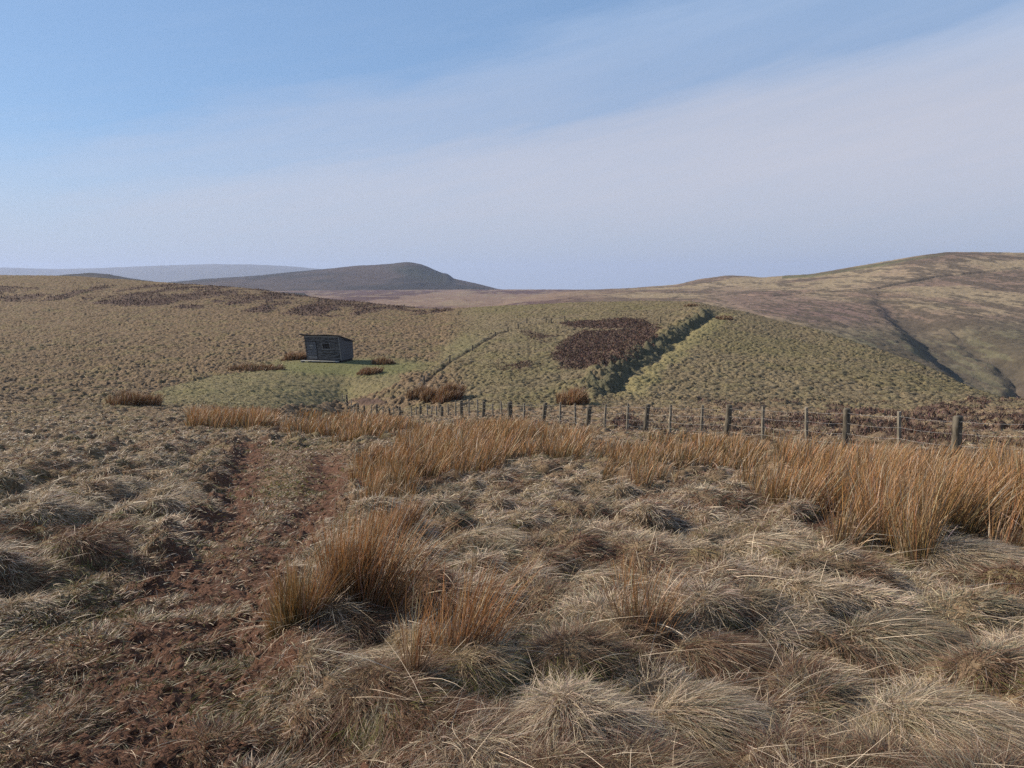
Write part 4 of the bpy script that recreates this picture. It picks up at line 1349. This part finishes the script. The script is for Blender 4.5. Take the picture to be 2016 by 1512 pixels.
# roof: a single pitch falling to the back, overhanging, its felt lifting at the left end
m = MB()
nseg = 12
rr = np.random.default_rng(5)
xs = np.linspace(x0 - .55, x1 + .18, nseg + 1)
ym = yf + .15
for i in range(nseg):
    c = []
    for zz in (0, .085):
        for (xx, yy) in ((xs[i], yf - .32), (xs[i + 1], yf - .32), (xs[i + 1], yb_ + .38), (xs[i], yb_ + .38)):
            sl_ = (Hb - Hf) / Dp
            z_ = Hf + .03 + sl_ * (yy - yf) + zz + .03 * math.sin(xx * 2.1)
            if xx < x0 - .3: z_ += .05
            c.append((shx(xx, yy, Hf), yy, z_))
    m.quadbox(c)
roof = m.build('roof', M_ROOF, hut)
m = MB()
m.box(shx(x0 - .6, yf, Hf), shx(x0 - .25, yf, Hf), yf - .36, yf + .1, Hf + .17, Hf + .27)
m.build('lifted_felt', M_ROOF, roof)
# plinth: bearers and a plank step along the front
m = MB(); m.box(x0 + .05, x1 - .05, yf + .05, yb_ - .05, -.35, FL - .005); m.build('plinth', M_INT, hut)
m = MB(); m.box(x0 - .62, x1 - .25, yf - .75, yf - .12, FL - .12, FL - .05); m.build('step', M_PALE, hut)
for xx in (x0 - .5, x0 + .9, x0 + 2.2, x1 - .5):
    m = MB(); m.box(xx, xx + .22, yf - .70, yf - .16, -.3, FL - .122); m.build('step_support', M_SIDE, hut)
m = MB(); m.box(x0 - .62, x0 + .35, yf - .78, yf - .755, FL - .32, FL - .24); m.build('lower_board', M_PALE, hut)

# ------------------------------------------------------------------ the same ground carried on to the sides and behind the viewer
def wide_ground(Xg, Yg):
    Yc_ = np.maximum(Yg, 1.2)
    r = regions(Xg, Yc_)
    d, fx, fy, df, idd = displacement(Xg, Yg, r, True)
    z = BASE.at(Xg, Yc_) + d - .14 * (Yg - Yc_)
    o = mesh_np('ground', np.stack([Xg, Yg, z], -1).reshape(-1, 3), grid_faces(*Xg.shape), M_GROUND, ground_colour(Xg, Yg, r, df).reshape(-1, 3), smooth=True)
    tagp(o, 'rough brown moorland beside the viewer', 'moorland', kind='structure')


yr = np.exp(np.linspace(math.log(1.2), math.log(70), 520))
for sgn, ue in ((1, .919), (-1, .859)):
    s_ = np.linspace(0, 1, 220)[None] ** 1.3
    Xg = sgn * (ue * yr[:, None] + s_ * (9 + .35 * yr[:, None]))
    Yg = np.repeat(yr[:, None], 220, 1)
    if sgn < 0: Xg, Yg = Xg[:, ::-1], Yg[:, ::-1]
    wide_ground(Xg, Yg)
Xg, Yg = np.meshgrid(np.linspace(-10, 10, 400), np.linspace(-6, 1.21, 150))
wide_ground(Xg, Yg)
nb_ = 130000
Yb = np.concatenate([np.exp(rng.uniform(math.log(1.0), math.log(45), nb_)), np.exp(rng.uniform(math.log(1.0), math.log(45), nb_)), rng.uniform(-2.5, 2.1, nb_)])
Xb = np.concatenate([.80 * Yb[:nb_] + rng.random(nb_) * (4.5 + .1 * Yb[:nb_]), -.79 * Yb[nb_:2 * nb_] - rng.random(nb_) * (4.5 + .1 * Yb[nb_:2 * nb_]), rng.uniform(-4, 4, nb_)])
g = grass_patch('verge_grass', 0, 0, 0, 2, 1.1, .0012, pts=(Xb, Yb))
tagp(g, 'dry grass carrying on at either side of the picture', 'grass', kind='stuff')

# ------------------------------------------------------------------ HAZE
bm = MB(); bm.box(-12200, 12200, -450, 12600, -131.5, 330.0)
mh, th_ = new_mat('haze_air')
pv = th_.n('ShaderNodeVolumePrincipled')
pv.inputs['Color'].default_value = (.55, .67, 1.0, 1)
pv.inputs['Density'].default_value = .00007
pv.inputs['Anisotropy'].default_value = .2
oh = th_.n('ShaderNodeOutputMaterial'); th_.link(pv.outputs[0], oh.inputs['Volume'])
hz = bm.build('haze', mh)
tagp(hz, 'thin blue haze over the far hills', 'haze', kind='stuff')
